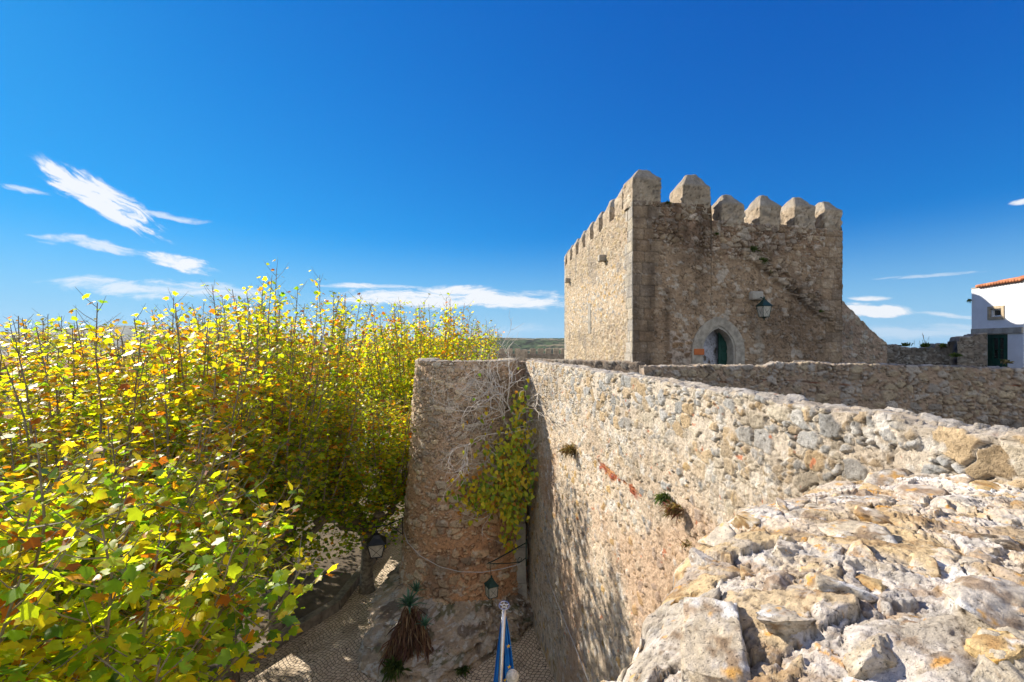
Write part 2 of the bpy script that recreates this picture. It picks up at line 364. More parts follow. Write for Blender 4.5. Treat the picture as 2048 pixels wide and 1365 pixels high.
# ------------------------------------------------------------------ main rampart
def plane_x(Z): return 3.466 - .178 * Z
DZ = np.array([1, -.178, 0]); dirn = np.array([-.178, 1.0]); dirn /= np.linalg.norm(dirn)
Y0, Y1 = -2.0, 16.6
ylist = [Y0]
while ylist[-1] < Y1: ylist.append(ylist[-1] + max(.011, math.hypot(ylist[-1], plane_x(ylist[-1])) * .0024))
ys = np.array(ylist); s_main = (ys - Y0) / dirn[1]
def main_pat(u, v):
    u0 = u; y = u * dirn[1] + Y0
    h, c = rubble(u, v, .19, 1.2, seed=11, mw=.11, fill=.20, amp=.034, p=4.5, mortar=(.60, .52, .42), rough=.018,
                  cols=(GREY, (.46, .40, .31), TAN, (.44, .43, .41), GREY, CREAM, (.48, .36, .22)))
    # render coat that survives lower down hides most stones
    h2_, c2 = rubble(u, v, .15, 1.0, seed=12, mw=.25, fill=.50, amp=.03, mortar=(.60, .49, .37), rough=.02)
    drop = CZ - v
    m = sst(1.0, 2.4, drop + (fb(u * .8, v * .8, 4, 13) - .5) * 2.2); h = h * (1 - m) + h2_ * m; c = mixc(c, c2, m)
    c = mixc(c, c * np.array((.70, .66, .62)), sst(.50, .66, fb(u * 1.1, v * 1.1, 5, 24, .62)) * .55)
    rb = sst(2.6, 3.2, drop + (fb(u * .5, v * .5, 3, 19) - .5) * 2.5) * sst(.45, .6, fb(u * .45, v * .35, 3, 14)); c = mixc(c, np.broadcast_to(np.array((.50, .31, .19)), c.shape) * (.8 + .4 * fb(u * 12, v * 12, 3, 3))[..., None], rb * .5)
    # brick repair courses
    yb = y; zb = CZ - (.98 + .09 * (yb - 6.5))
    bm = sst(.0, .04, .24 - np.abs(v - (CZ - 2.47)) - .30 * fb(u * 5, v * 5, 3, 15)) * sst(0, .3, 1.0 - np.abs(yb - 8.5))
    br, bc = ashlar(u, v, .055, .22, cols=(tuple(BRICK), (.55, .25, .10), (.45, .12, .06), (.5, .3, .2)), seed=9)
    c = mixc(c, bc, bm); h = h + bm * (br - .01)
    c = spots(u, v, c, h, 16, BRICK, .80, .83, 9, .8, 3)
    c = spots(u, v, c, h, 17, (.66, .63, .58), .66, .74, 5, .7)
    c = spots(u, v, c, h, 18, (.16, .13, .10), .70, .80, 3, .35)
    return h, c
def main_top(U, V, col, tm):
    c = col * 1.0; n = fb(U * 6, V * 6, 4, 21); t = mixc(np.broadcast_to(np.array((.60, .52, .42)), c.shape), np.broadcast_to(np.array((.40, .36, .31)), c.shape), sst(.4, .62, n))
    return mixc(c, t, tm * .6)
s_off = s_main
def main_bulge(s, z):
    y = s * dirn[1] + Y0
    return (fb(s * .35, z * .35, 2, 5) - .5) * .10
main = wall('rampart_wall', [(plane_x(Y0), Y0), (plane_x(Y1), Y1)], lambda s: CZ - .57 + 0 * s + (fb(s * .9, s * 0, 3, 31) - .5) * .05, 0.0, .42, main_pat, dv=.032, m=M_MAIN, nt=12, down=3.0, s_samples=s_main, amp_top=.03, side=+1, bulge=main_bulge, topcol=main_top, seed=3, frp=.62, nf_=470)
tag(main, 'long sunlit rubble rampart wall running from the near rocks to the round bastion', 'wall')

# ------------------------------------------------------------------ near wall head with crags
edge = np.array([(-.35, -1.6), (-.22, -.2), (-.02, .9), (.25, 1.50), (.47, 1.88), (.64, 2.10), (.93, 2.42), (1.07, 2.49), (1.35, 2.85), (1.53, 3.02), (1.96, 3.32), (2.42, 3.60), (3.15, 3.75)])
sg = np.concatenate(([0], np.cumsum(np.linalg.norm(np.diff(edge, axis=0), axis=1))))
ns = 760; s0 = np.linspace(0, 1, ns); sA = sg[-1] * (s0 ** .8)
ex = np.interp(sA, sg, edge[:, 0]); ey = np.interp(sA, sg, edge[:, 1])
inw = np.array((.80, -.60)); tmax = np.maximum((plane_x(ey) + .18 - ex) / (inw[0] + .178 * inw[1]), .12)
nface = 200; ntop = 640
f_ = np.linspace(0, 1, ntop); T = tmax[:, None] * f_[None, :]
tx = np.gradient(ex); ty = np.gradient(ey); L_ = np.hypot(tx, ty); onx = -ty / L_; ony = tx / L_
k = np.ones(41) / 41; onx = np.convolve(np.pad(onx, 20, 'edge'), k, 'valid'); ony = np.convolve(np.pad(ony, 20, 'edge'), k, 'valid')
def drop(t, x, y): return .74 + .42 * np.exp(-t / .8) + .03 * np.sin(x * 2.1 + y)
Xt = ex[:, None] + inw[0] * T; Yt = ey[:, None] + inw[1] * T; Zt = CZ - drop(T, Xt, Yt)
def crag(x, y, u2=None):
    q1 = fb(x * 1.8, y * 1.8, 4, 41); q2 = fb(x * 1.8 + 40, y * 1.8, 4, 42); wx = x + (q1 - .5) * .55 + (fb(x * 9, y * 9, 3, 39) - .5) * .09; wy = y + (q2 - .5) * .55 + (fb(x * 9, y * 9, 3, 38) - .5) * .09
    ca, sa = math.cos(.75), math.sin(.75); rx = wx * ca + wy * sa; ry = -wx * sa + wy * ca
    f1, e, r, cu, cv = voro(rx / .46, ry / .25, 43, .95)
    g1, eg, q, du, dv_ = voro(rx / .17, ry / .10, 47, .95)
    k1, ek, kk, ku, kv = voro(rx / .06 + 3, ry / .045, 49, .95)
    pres = (r[3] > .30) * 1.0; m = sst(.0, .07, e + (fb(x * 30, y * 30, 3, 37) - .5) * .05) * pres
    # each rock: a tilted, faceted slab standing proud of the mortar
    fac = np.maximum(cu * (r[0] - .5) * 1.1 + cv * (r[1] - .35) * 1.0, (q[0] - .5) * .35 * du + cu * (r[2] - .6) * .5)
    hb = m * (.012 + .065 * r[2] ** 1.5 + fac * .13 + sst(.05, .4, e) * .02)
    hs_ = sst(.0, .12, eg) * (q[3] > .45) * (.008 + .03 * q[0] + (du * (q[1] - .5) + dv_ * (q[2] - .5)) * .05)
    led = fb(rx * 2.2, ry * 5.5, 5, 36, .6) * 9; st_ = (np.floor(led) + sst(.35, .65, led - np.floor(led))) / 9    # split strata
    n1 = fb(x * 7, y * 7, 6, 51, .62); rg = 1 - np.abs(fb(rx * 4, ry * 9, 5, 52, .6) * 2 - 1); pit = sst(.60, .78, fb(x * 34, y * 34, 3, 53)); gr = fb(x * 60, y * 60, 3, 50, .6)
    h = hb * .62 + hs_ * (1 - m) * .8 + (st_ - .5) * .034 + (n1 - .5) * .035 + (q1 - .5) * .10 + (rg - .8) * .018 * m + (gr - .5) * .012 * (1.8 - m) - pit * .007 + sst(.0, .2, ek) * .006 * (1 - m)
    x0_, y0_ = x, y; x = x + h * 2.1; y = y - h * 1.7
    st = pal(r[1], ((.52, .40, .25), (.46, .40, .32), (.42, .38, .33), (.56, .42, .24), (.54, .48, .40), (.40, .34, .27), (.54, .46, .34)))
    ss = pal(q[1], ((.52, .45, .36), (.44, .38, .31), (.52, .38, .21), (.48, .43, .37)))
    mor = np.broadcast_to(np.array((.60, .54, .47)), st.shape) * (.75 + .5 * gr)[..., None]
    c = mixc(mor, ss, sst(.0, .12, eg) * (q[3] > .45) * .8); c = mixc(c, st * (.8 + .4 * n1)[..., None], m)
    n2 = fb(x * 5, y * 5, 6, 54, .66); n3 = fb(x * 6 + 9, y * 6, 6, 59, .66); n4 = fb(x * 3.1 + 5, y * 3.1, 6, 35, .66)
    c = mixc(c, c * np.array((.52, .40, .30)), sst(.52, .60, n2) * .75)              # brown weathering crust
    c = mixc(c, np.broadcast_to(np.array((.42, .40, .38)), c.shape) * (.7 + .6 * gr)[..., None], sst(.56, .64, n3) * .5)
    c = mixc(c, np.broadcast_to(np.array((.66, .60, .54)), c.shape) * (.8 + .4 * gr)[..., None], sst(.52, .60, n4) * .75)
    c = mixc(c, np.broadcast_to(np.array((.58, .42, .22)), c.shape), sst(.54, .64, fb(x * 2.6, y * 2.6 + 8, 6, 56, .68)) * .40) # ochre stain
    c = mixc(c, np.broadcast_to(np.array((.78, .77, .74)), c.shape), sst(.70, .72, fb(x * 5, y * 5, 5, 57, .6)) * .85)  # white lichen
    c = mixc(c, np.broadcast_to(np.array((.70, .33, .04)), c.shape), sst(.74, .77, fb(x * 16, y * 16, 4, 58)) * .7)
    c = c * (1 - .45 * pit)[..., None]; crk = (1 - sst(.0, .035, e)) * pres; c = c * (1 - .55 * crk)[..., None]; h = h - crk * .03
    return h, c
ht, ct = crag(Xt, Yt)
fade = sst(0, .05, T / 1.0)
# outer face rows
zf = np.linspace(0, 1, nface) ** .6
Ze = Zt[:, :1]; Zf = Ze * zf[None, :]; arc = Ze - Zf
hf, cf = rubble(sA[:, None] + 0 * Zf, Zf, .24, 1.3, seed=61, mw=.2, fill=.2, amp=.05, mortar=(.50, .40, .30))
hc, cc_ = crag(sA[:, None] + 7 + 0 * Zf, arc)
near_m = 1 - sst(.35, .8, arc); hf = hf * (1 - near_m) + hc * near_m; cf = mixc(cf, cc_, near_m)
rnd_ = np.exp(-(arc / .07)) * .06; rnd_t = np.exp(-(T / .07)) * .06
blob = (fb(sA * 2.6, sA * 0 + 3, 3, 63) - .5)[:, None] * .30
Xf = ex[:, None] + onx[:, None] * (hf - rnd_ + blob * np.exp(-arc / .6)); Yf = ey[:, None] + ony[:, None] * (hf - rnd_ + blob * np.exp(-arc / .6)); Zf2 = Zf
Xt2 = Xt + onx[:, None] * (blob * np.exp(-T / .35) + 0) + (1 - fade) * 0; Yt2 = Yt + ony[:, None] * blob * np.exp(-T / .35); Zt2 = Zt + ht - rnd_t
PXn = np.concatenate([np.stack([Xf, Yf, Zf2 + near_m * 0], -1), np.stack([Xt2, Yt2, Zt2], -1)[:, 1:]], 1)
CLn = np.concatenate([cf, ct[:, 1:]], 1)
# blend the fold
kf = nface - 1
fcn = grid_faces(PXn.shape[0], PXn.shape[1])

def vn3(x, y, z, seed=0):
    i = np.floor(x); j = np.floor(y); k = np.floor(z); fx = x - i; fy = y - j; fz = z - k
    fx = fx * fx * (3 - 2 * fx); fy = fy * fy * (3 - 2 * fy); fz = fz * fz * (3 - 2 * fz); o = 0
    for a in (0, 1):
        for b in (0, 1):
            for c in (0, 1):
                o = o + hsh(i + a, j + b, k + c, seed) * (fx if a else 1 - fx) * (fy if b else 1 - fy) * (fz if c else 1 - fz)
    return o
def fb3(P_, sc, o=4, seed=0, g=.55):
    t = 0; a = 1; s_ = 0
    for k in range(o): t = t + a * vn3(P_[:, 0] * sc * 2 ** k + 5.2 * k, P_[:, 1] * sc * 2 ** k, P_[:, 2] * sc * 2 ** k - 3.3 * k, seed + k); s_ += a; a *= g
    return t / s_
def ico(sub):
    import bmesh
    bm = bmesh.new(); bmesh.ops.create_icosphere(bm, subdivisions=sub, radius=1.0); bm.verts.ensure_lookup_table()
    V = np.array([tuple(v.co) for v in bm.verts]); F_ = np.array([[v.index for v in f.verts] for f in bm.faces]); bm.free(); return V, F_
ICO = {k: ico(k) for k in (4, 5)}
def crag_rocks(nrock, seed):
    rg_ = np.random.default_rng(seed); VS, FS, CS = [], [], []; off = 0; placed = []
    tries = 0
    while len(placed) < nrock and tries < 9000:
        tries += 1; i = int(rg_.random() * (ns - 1)); j = int(rg_.random() ** 1.0 * (ntop - 1)); p = np.array((Xt2[i, j], Yt2[i, j], Zt2[i, j]))
        if p[1] < .35 or p[1] > 3.55 or plane_x(p[1]) - p[0] < .05: continue
        big = .10 + .17 * rg_.random() ** 1.6
        if T[i, j] < .10: continue
        if T[i, j] < .32: big = .12 + .10 * rg_.random()
        if any(np.hypot(*(p[:2] - q[:2])) < (big + b_) * .62 for q, b_ in placed): continue
        placed.append((p, big))
        V0, F0 = ICO[5 if p[1] < 2.3 and big > .15 else 4]
        ax = np.array((big * (1.0 + .35 * rg_.random()), big * (.55 + .25 * rg_.random()), big * (.32 + .22 * rg_.random())))
        V_ = V0.copy()
        for k in range(11):
            n_ = rg_.normal(size=3); n_[2] = n_[2] * (.7 if k else 0) + (3 if k == 0 else 0); n_ /= np.linalg.norm(n_); d = .42 + .34 * rg_.random(); ex_ = np.maximum(0, V_ @ n_ - d); V_ = V_ - ex_[:, None] * n_[None]
        V_ = V_ * ax; az = .85 + rg_.normal() * .45; ti = np.clip(rg_.normal(size=2) * .16, -.3, .3)
        ca, sa = math.cos(az), math.sin(az); Rz = np.array(((ca, -sa, 0), (sa, ca, 0), (0, 0, 1))); Rx = np.array(((1, 0, 0), (0, math.cos(ti[0]), -math.sin(ti[0])), (0, math.sin(ti[0]), math.cos(ti[0])))); Ry = np.array(((math.cos(ti[1]), 0, math.sin(ti[1])), (0, 1, 0), (-math.sin(ti[1]), 0, math.cos(ti[1]))))
        V_ = V_ @ (Rz @ Rx @ Ry).T; Pw = V_ + p; nn = V_ / (np.linalg.norm(V_, axis=1)[:, None] + 1e-9)
        dsp = (fb3(Pw, 9, 5, seed, .6) - .5) * .055 + (fb3(Pw, 45, 3, seed + 9, .6) - .5) * .012; lay = fb3(Pw * np.array((1, 1, 4)), 6, 3, seed + 3) * 7; dsp = dsp + (sst(.4, .6, lay - np.floor(lay)) - .5) * .006
        Pw = Pw + nn * dsp[:, None]; Pw[:, 2] -= ax[2] * .42 + .010
        base = np.array(((.54, .39, .22), (.50, .42, .31), (.44, .39, .33), (.60, .43, .21), (.57, .49, .38), (.44, .34, .24), (.62, .47, .27))[int(rg_.random() * 7)])
        g1 = fb3(Pw, 60, 3, 5, .65); c = base[None] * (.55 + .9 * g1)[:, None]
        m1 = sst(.50, .60, fb3(Pw, 8, 5, 11, .65)); c = c * (1 - m1 * .6)[:, None] + (np.array((.62, .56, .49))[None] * (.7 + .6 * g1)[:, None]) * (m1 * .6)[:, None]
        m2 = sst(.54, .64, fb3(Pw, 11, 5, 21, .65)); c = c * (1 - m2[:, None] * (1 - np.array((.50, .38, .28))) * .8)
        m3 = sst(.62, .65, fb3(Pw, 12, 4, 31, .6)) * .8; c = c * (1 - m3)[:, None] + np.array((.76, .74, .70)) * m3[:, None]
        m4 = sst(.68, .71, fb3(Pw, 22, 4, 41, .6)) * .8; c = c * (1 - m4)[:, None] + np.array((.66, .34, .06)) * m4[:, None]
        VS.append(Pw); FS.append(F0 + off); CS.append(np.clip(c, .02, .9)); off += len(Pw)
    return np.concatenate(VS), np.concatenate(FS), np.concatenate(CS)
RV, RF, RC = crag_rocks(190, 401)
nA = PXn.shape[0] * PXn.shape[1]
flatN = np.concatenate([fcn.ravel(), (RF + nA).ravel()]); ltN = np.concatenate([np.full(len(fcn), 4), np.full(len(RF), 3)])
near = link('rampart_head', np_mesh('rampart_head', np.concatenate([PXn.reshape(-1, 3), RV]), flatN, np.concatenate([CLn.reshape(-1, 3), RC]), M_NEAR, True, ltN))
tag(near, 'rugged lichen-spotted wall head of tilted ochre and grey rocks in the foreground', 'wall')

# ------------------------------------------------------------------ round bastion
BX, BY, BR = -1.70, 17.3, 1.9
th_ = np.linspace(math.radians(-215), math.radians(35), 420); zb_top = CZ - .57
def bast_pat(u, v):
    h1, c1 = rubble(u, v, .19, 1.6, seed=71, mw=.14, fill=.15, amp=.055, p=4, mortar=(.50, .37, .27), cols=((.45, .39, .32), (.52, .43, .32), (.42, .36, .29), (.55, .45, .32), (.49, .43, .36), (.40, .30, .21)))
    h2_, c2 = rubble(u, v, .25, 1.4, seed=72, mw=.22, fill=.42, amp=.065, p=4, mortar=(.48, .32, .21), cols=((.58, .50, .39), (.52, .43, .32), (.45, .39, .32), (.6, .51, .38)))
    d = CZ - v; m = sst(3.0, 4.6, d + (fb(u * .7, v * .7, 4, 73) - .5) * 2.0)
    h = h1 * (1 - m) + h2_ * m; c = mixc(c1, c2, m)
    red = sst(4.6, 6.5, d + (fb(u * .7, v * .7, 3, 74) - .5) * 2.5) * sst(2.2, 4.5, u); c = mixc(c, c * np.array((1.15, .86, .64)), red * .6)
    c = spots(u, v, c, h, 75, (.12, .10, .085), .60, .75, 1.1, .5); c = spots(u, v, c, h, 76, (.58, .55, .50), .70, .76, 6, .6)
    return h, c
nzb = 330; zz = np.linspace(0.2, zb_top, nzb); ths = th_[:, None] + 0 * zz[None, :]; zg = zz[None, :] + 0 * ths
def brad(z): d = zb_top - z; return BR + .62 * (np.clip(d / 8.0, 0, 1.1)) ** 1.15
rr = brad(zg); ug = (ths + math.radians(215)) * BR; hb_, cb_ = bast_pat(ug, zg); cb_ = np.clip(cb_ * np.array((1.22, 1.18, 1.12)), 0, .8)
hb_ = hb_ + (fb(ug * .8, zg * .8, 3, 78) - .5) * .12 * sst(0.1, .6, zb_top - zg)
rB = rr + hb_
top_r = np.array([BR - .03, BR - .2, BR - .38, BR - .5, BR - .52]); top_z = np.array([.012, .02, .012, .0, -.5])
PXb = np.stack([BX + rB * np.cos(ths), BY + rB * np.sin(ths), zg], -1)
rT = top_r[None, :] + 0 * th_[:, None]; tT = th_[:, None] + 0 * rT; uT = (tT + 4) * BR; vT = zb_top + BR - rT
hT, cT = rubble(uT, vT, .25, 1.3, seed=79, mortar=(.48, .41, .33)); zT = zb_top + top_z[None, :] + hT + (fb(uT * 2, vT * 2, 3, 80) - .5) * .05
PXb = np.concatenate([PXb, np.stack([BX + rT * np.cos(tT), BY + rT * np.sin(tT), zT], -1)], 1); CLb = np.concatenate([cb_, cT], 1)
fB = grid_faces(PXb.shape[0], PXb.shape[1])
bast = empty('round_bastion', (BX, BY, 0)); tag(bast, 'round brown stone bastion with battered sides where the rampart turns', 'bastion')
bw = link('wall', np_mesh('wall', PXb - np.array((BX, BY, 0)), fB, CLb, M_TOWER, True), bast)
fl = MB(); fl.lathe((0, 0, 0), [(BR - .45, zb_top - 1.2), (BR - .45, zb_top - .42)], 40); fl.build('walkway_floor', M_BAND, bast)
# wall that links rampart end, bastion and gate recess
def link_pat(u, v):
    h, c = rubble(u, v, .2, 1.3, seed=85, fill=.3, mortar=(.36, .24, .17), cols=((.42, .34, .26), (.34, .28, .22), (.46, .38, .28)))
    return h, c
lw = wall('gate_wall', [(-.6, 16.55), (1.3, 16.75)], CZ - .62, 0, .5, link_pat, dv=.05, m=M_TOWER, nt=5, down=2)
tag(lw, 'narrow shaded stone wall closing the recess between bastion and rampart', 'wall')
# pale gate surround at the foot of the recess
gs = empty('gate_surround', (.28, 15.9, 0)); tag(gs, 'pale carved stone gate jamb at the rampart foot beside the bastion', 'gate')
g = MB()
for (z0, z1, w_, d_) in ((0, 1.25, .42, .40), (1.26, 2.1, .36, .36), (2.11, 2.5, .46, .44), (2.51, 3.3, .34, .34)): g.box((0.03, 0, (z0 + z1) / 2), (w_, d_, z1 - z0))
g.build('jamb', M_BAND, gs, bevel=.02)
g = MB(); g.lathe((.04, 0, 3.3), [(.16, 0), (.2, .25), (.18, .6), (.10, .85), (.03, .95)], 14); g.build('pinnacle', M_BAND, gs, smooth=True)

# rock outcrop below the bastion
nu, nv = 420, 170; tt = np.linspace(math.radians(-195), math.radians(20), nu)[:, None]; vv = np.linspace(0, 1, nv)[None, :]; tt = tt + 0 * vv; vv = vv + 0 * tt
ang_n = fb(tt * 1.6 + 9, vv * 2, 4, 91); R0 = (3.1 + 1.95 * np.exp(-((tt + 1.90) / .66) ** 2)) * (1 - vv ** 1.5) + 2.35 * vv ** 1.5 + (ang_n - .5) * 1.1 * (1 - vv * .5); R0 = R0 + 0
zr = -0.3 + 1.5 * vv ** .75 + (fb(tt * 3, vv * 2, 3, 92) - .5) * .3 * vv
det = (fb(tt * 7, vv * 6, 7, 93, .66) - .5) * .70; rg = np.abs(fb(tt * 6, vv * 5, 4, 94) * 2 - 1) * .25
RR = R0 + det - rg
cr = np.broadcast_to(np.array((.44, .345, .25)), RR.shape + (3,)) * (.6 + .9 * fb(tt * 14, vv * 12, 4, 95))[..., None]
cr = spots(tt * 3, vv * 3, cr, 0, 96, (.56, .52, .47), .56, .64, 3, .6, 7); cr = spots(tt * 3, vv * 3, cr, 0, 97, (.16, .12, .09), .55, .66, 2.2, .8, 7); cr = spots(tt * 3, vv * 3, cr, 0, 98, (.06, .09, .03), .64, .72, 2, .6, 6); cr = spots(tt * 3, vv * 3, cr, 0, 99, (.62, .6, .56), .64, .68, 9, .7, 5)
oc = link('rock_outcrop', np_mesh('rock_outcrop', np.stack([BX + RR * np.cos(tt), BY + RR * np.sin(tt), zr], -1), grid_faces(nu, nv), cr, M_ROCK, True))
tag(oc, kind='structure')

# ------------------------------------------------------------------ tower
TA = np.array((4.24, 16.0)); TB = np.array((12.55, 17.3)); TC = np.array((3.43, 29.7)); TD = TB + (TC - TA)
ef = (TB - TA) / np.linalg.norm(TB - TA); nf_ = np.array((ef[1], -ef[0])); LF = np.linalg.norm(TB - TA)
el = (TC - TA) / np.linalg.norm(TC - TA); nl = np.array((-el[1], el[0])); LL = np.linalg.norm(TC - TA)
def hit(A, e, px):
    q = (px - 1024) / F; return (A[1] * q - A[0]) / (e[0] - e[1] * q)
def FU(px): return hit(TA, ef, px)
def FZ(px, py): u = FU(px); return CZ - (py - HY) / F * (TA[1] + ef[1] * u)
def FP(u, z, out=0.0): p = TA + ef * u + nf_ * out; return Vector((p[0], p[1], z))
tower = empty('castle_tower', (TA[0], TA[1], CZ - 2.2)); TO = np.array((TA[0], TA[1], CZ - 2.2))
tag(tower, 'square battlemented stone tower with pointed doorway and pyramid-topped merlons', 'tower')
def quoin_mask(u, v, L, wd=.62):
    j = np.floor(v / .40); w_ = wd + (hsh(j, j * 0, j * 0, 3) - .5) * .5; return np.maximum(u < w_, u > L - w_ * .95).astype(float)
def front_pat(u, v):
    z = v - CZ
    h, c = rubble(u, v, .17, 1.4, seed=101, fill=.48, mw=.20, amp=.045, rough=.022, mortar=(.44, .35, .255), cols=((.45, .40, .33), (.52, .45, .35), (.38, .31, .24), (.58, .53, .45), (.42, .34, .25)))
    h2_, c2 = rubble(u, v, .20, 1.5, seed=102, fill=.12, mw=.16, amp=.06, rough=.02, mortar=(.36, .27, .20), cols=((.47, .42, .36), (.43, .36, .26), (.54, .48, .39), (.38, .30, .21), (.62, .58, .52)))
    # exposed masonry: the upper right, the line of the lost stair, around the door
    top = sst(3.0, 3.5, z + (fb(u, v, 3, 103) - .5)); line = np.abs(z - (3.55 - (u - 4.35) * .707)); stair = sst(.0, .35, .50 - line + (fb(u * 2, v * 2, 3, 104) - .5) * .5) * (u > 3.9)
    uu_ = u + (fb(u * 3, v * 3, 2, 114) - .5) * .1; sh_, sc_ = ashlar(uu_, v + (fb(u * 3, v * 3, 2, 115) - .5) * .08, .15, .30, cols=((.80, .76, .68), (.62, .55, .45), (.74, .69, .60), (.52, .44, .34)), seed=116)
    bj = np.floor((v) / .15); bi = np.floor((uu_ + hsh(bj, bj * 0, bj * 0, 116) * .30) / .30); keep_ = (hsh(bi, bj, bi * 0, 117) > .35) * sst(.36, .26, line) * sst(4.15, 4.3, u)
    right = sst(6.3, 7.0, u + (fb(u, v, 3, 105) - .5) * 2) * sst(.6, 1.2, z)
    m = np.clip(np.maximum(np.maximum(top, stair), right * .8), 0, 1)
    h = h * (1 - m) + h2_ * m * (1 + stair * .6); c = mixc(c, c2, m)
    h = h + keep_ * (.05 + .05 * hsh(bi, bj, bi * 0, 118)); c = mixc(c, sc_, keep_ * .85); stair_shade = sst(.62, .30, line) * (z < 3.55 - (u - 4.35) * .707) * (1 - keep_) * (u > 4.2); c = mixc(c, c * .75, stair_shade * .5); h = h - stair_shade * .03  # below the stair stones their shadow is painted into the colour
    h3, c3 = rubble(u, v, .20, 1.9, seed=106, fill=.1, mw=.30, amp=.035, mortar=(.60, .54, .48), cols=((.30, .22, .14), (.34, .26, .17), (.27, .20, .14)))
    dm = sst(0, .15, (.35 - z) + (fb(u * 2, v * 2, 3, 107) - .5) * .7) * sst(.0, .1, u - 1.35) * sst(0, .1, 2.55 - u); h = h * (1 - dm) + h3 * dm; c = mixc(c, c3, dm)
    q = quoin_mask(u, v, LF, .95) * np.where(u > LF / 2, .6, .85); ha, ca_ = ashlar(u + (fb(u * 2, v * 2, 3, 8) - .5) * .06, v + (fb(u * 2, v * 2, 3, 9) - .5) * .08, .40, .55, seed=108, amp=.012, cols=((.36, .31, .24), (.42, .35, .26), (.32, .28, .23), (.43, .36, .27), (.39, .31, .22))); h = h * (1 - q) + ha * q; c = mixc(c, ca_, q)
    c = mixc(c, np.broadcast_to(np.array((.62, .60, .55)), c.shape), sst(.70, .74, fb(u * 3.0, v * 3.8, 3, 109)) * .85 * (q < .5))
    c = spots(u, v, c, h, 110, (.58, .57, .54), .70, .76, 9, .6)
    # dark run-off streaks
    stk = sst(.50, .75, fb(u * 2.4, v * .22, 3, 111)) * sst(-1, 2.5, z) * .45 + np.exp(-((u - .62 - .1 * fb(v, v, 2, 1)) / .22) ** 2) * .55 * sst(5.2, 3.6, z) + np.exp(-((u - 1.32) / .13) ** 2) * .5 * sst(2.3, 1.6, z)
    c = mixc(c, c * np.array((.45, .43, .42)), np.clip(stk * 1.25, 0, .85))
    c = mixc(c, c * np.array((.52, .50, .50)), sst(.45, .62, fb(u * .6, v * .6, 5, 112, .6)) * .7)
    c = c * np.array((.97, .86, .76)) * (.78 + .44 * fb(u * 3, v * 3, 4, 113))[..., None]
    c = mixc(c, np.broadcast_to(np.array((.38, .33, .26)), c.shape), np.exp(-((u - 4.95 - .06 * np.sin(v * 3)) / .13) ** 2) * sst(.9, .5, z) * .6)
    return h, c
def left_pat(u, v):
    z = v - CZ
    h, c = rubble(u, v, .15, 1.9, seed=121, fill=.12, mw=.16, amp=.05, rough=.02, mortar=(.44, .34, .24), cols=((.50, .41, .29), (.42, .36, .28), (.54, .46, .34), (.38, .31, .22), (.46, .36, .22)))
    h2_, c2 = rubble(u, v, .13, 1.6, seed=122, fill=.35, mw=.16, amp=.04, mortar=(.50, .39, .27))
    m = sst(.8, 1.4, z + (fb(u, v, 3, 123) - .5)) * sst(3.6, 3.0, z); h = h * (1 - m) + h2_ * m; c = mixc(c, c2, m)
    q = quoin_mask(u, v, LL, .75); ha, ca_ = ashlar(u, v, .40, .6, seed=124, cols=((.42, .37, .29), (.47, .41, .32), (.36, .33, .29), (.44, .40, .34))); h = h * (1 - q) + ha * q; c = mixc(c, ca_, q)
    c = spots(u, v, c, h, 125, (.22, .20, .18), .60, .72, 1.2, .5)
    return h, c
uM2b = FU(1421)
def ftop(s):
    z = np.where(s < uM2b, CZ + 5.1 - .03 * s, CZ + 4.50 - .030 * (s - uM2b)); return z
uD0, uD1 = FU(1409), FU(1462); uDc = (uD0 + uD1) / 2; zAp = FZ(1435, 657); zSpr = FZ(1435, 700); zFl = CZ - 1.3
def arch_half(z, hw, zs, za):               # half width of a pointed arch at height z
    H = za - zs; R = (hw * hw + H * H) / (2 * hw); zc = np.clip(z - zs, 0, H); x = np.sqrt(np.maximum(R * R - zc * zc, 0)) - (R - hw)
    return np.where(z > za, -1, np.where(z < zs, hw, x))
def fhole(u, v): return (np.abs(u - LL - uDc) < arch_half(v, (uD1 - uD0) / 2 + .12, zSpr, zAp + .06)) & (v > zFl)
def shift(o):                                # meshes built in world coordinates -> local to the tower empty
    o.location = tuple(-TO); return o
def tower_pat(u, v):
    hl, cl = left_pat(np.clip(LL - u, 0, LL), v); hf2, cf2 = front_pat(np.clip(u - LL, 0, LF), v); m = (u > LL).astype(float); return hl * (1 - m) + hf2 * m, mixc(cl, cf2, m)
ss_ = np.concatenate([np.linspace(0, LL, 270)[:-1], LL + np.linspace(0, LF, 250)])
shift(wall('wall', [tuple(TC), tuple(TA), tuple(TB)], lambda s: np.where(s < LL, CZ + 5.08, ftop(s - LL)), CZ - 2.2, .55, tower_pat, dv=.036, parent=tower, m=M_TOWER, nt=6, down=1.2, hole=fhole, amp_top=.03, seed=7, s_samples=ss_))
plain = lambda u, v: rubble(u, v, .25, 1.4, seed=130)
shift(wall('back_wall', [tuple(TC), tuple(TD)], CZ + 4.7, CZ - 2.2, .5, plain, dv=.2, parent=tower, m=M_TOWER, nt=3, side=+1, down=1.2))
shift(wall('far_wall', [tuple(TB), tuple(TD)], lambda s: CZ + 4.5 + 1.6 * sst(2.4, 4.7, s), CZ - 2.2, .5, plain, dv=.15, parent=tower, m=M_TOWER, nt=3, side=-1, down=1.2))  # unseen top raised towards the back to shape the shadow on the house
mb = MB(); i_ = .3
cor = [TA + ef * i_ + el * i_, TB - ef * i_ + el * i_, TD - ef * i_ - el * i_, TC + ef * i_ - el * i_]
mb.hexa([(p[0], p[1], CZ + 3.3) for p in cor], [(p[0], p[1], CZ + 3.5) for p in cor]); shift(mb.build('roof_deck', M_BAND, tower))

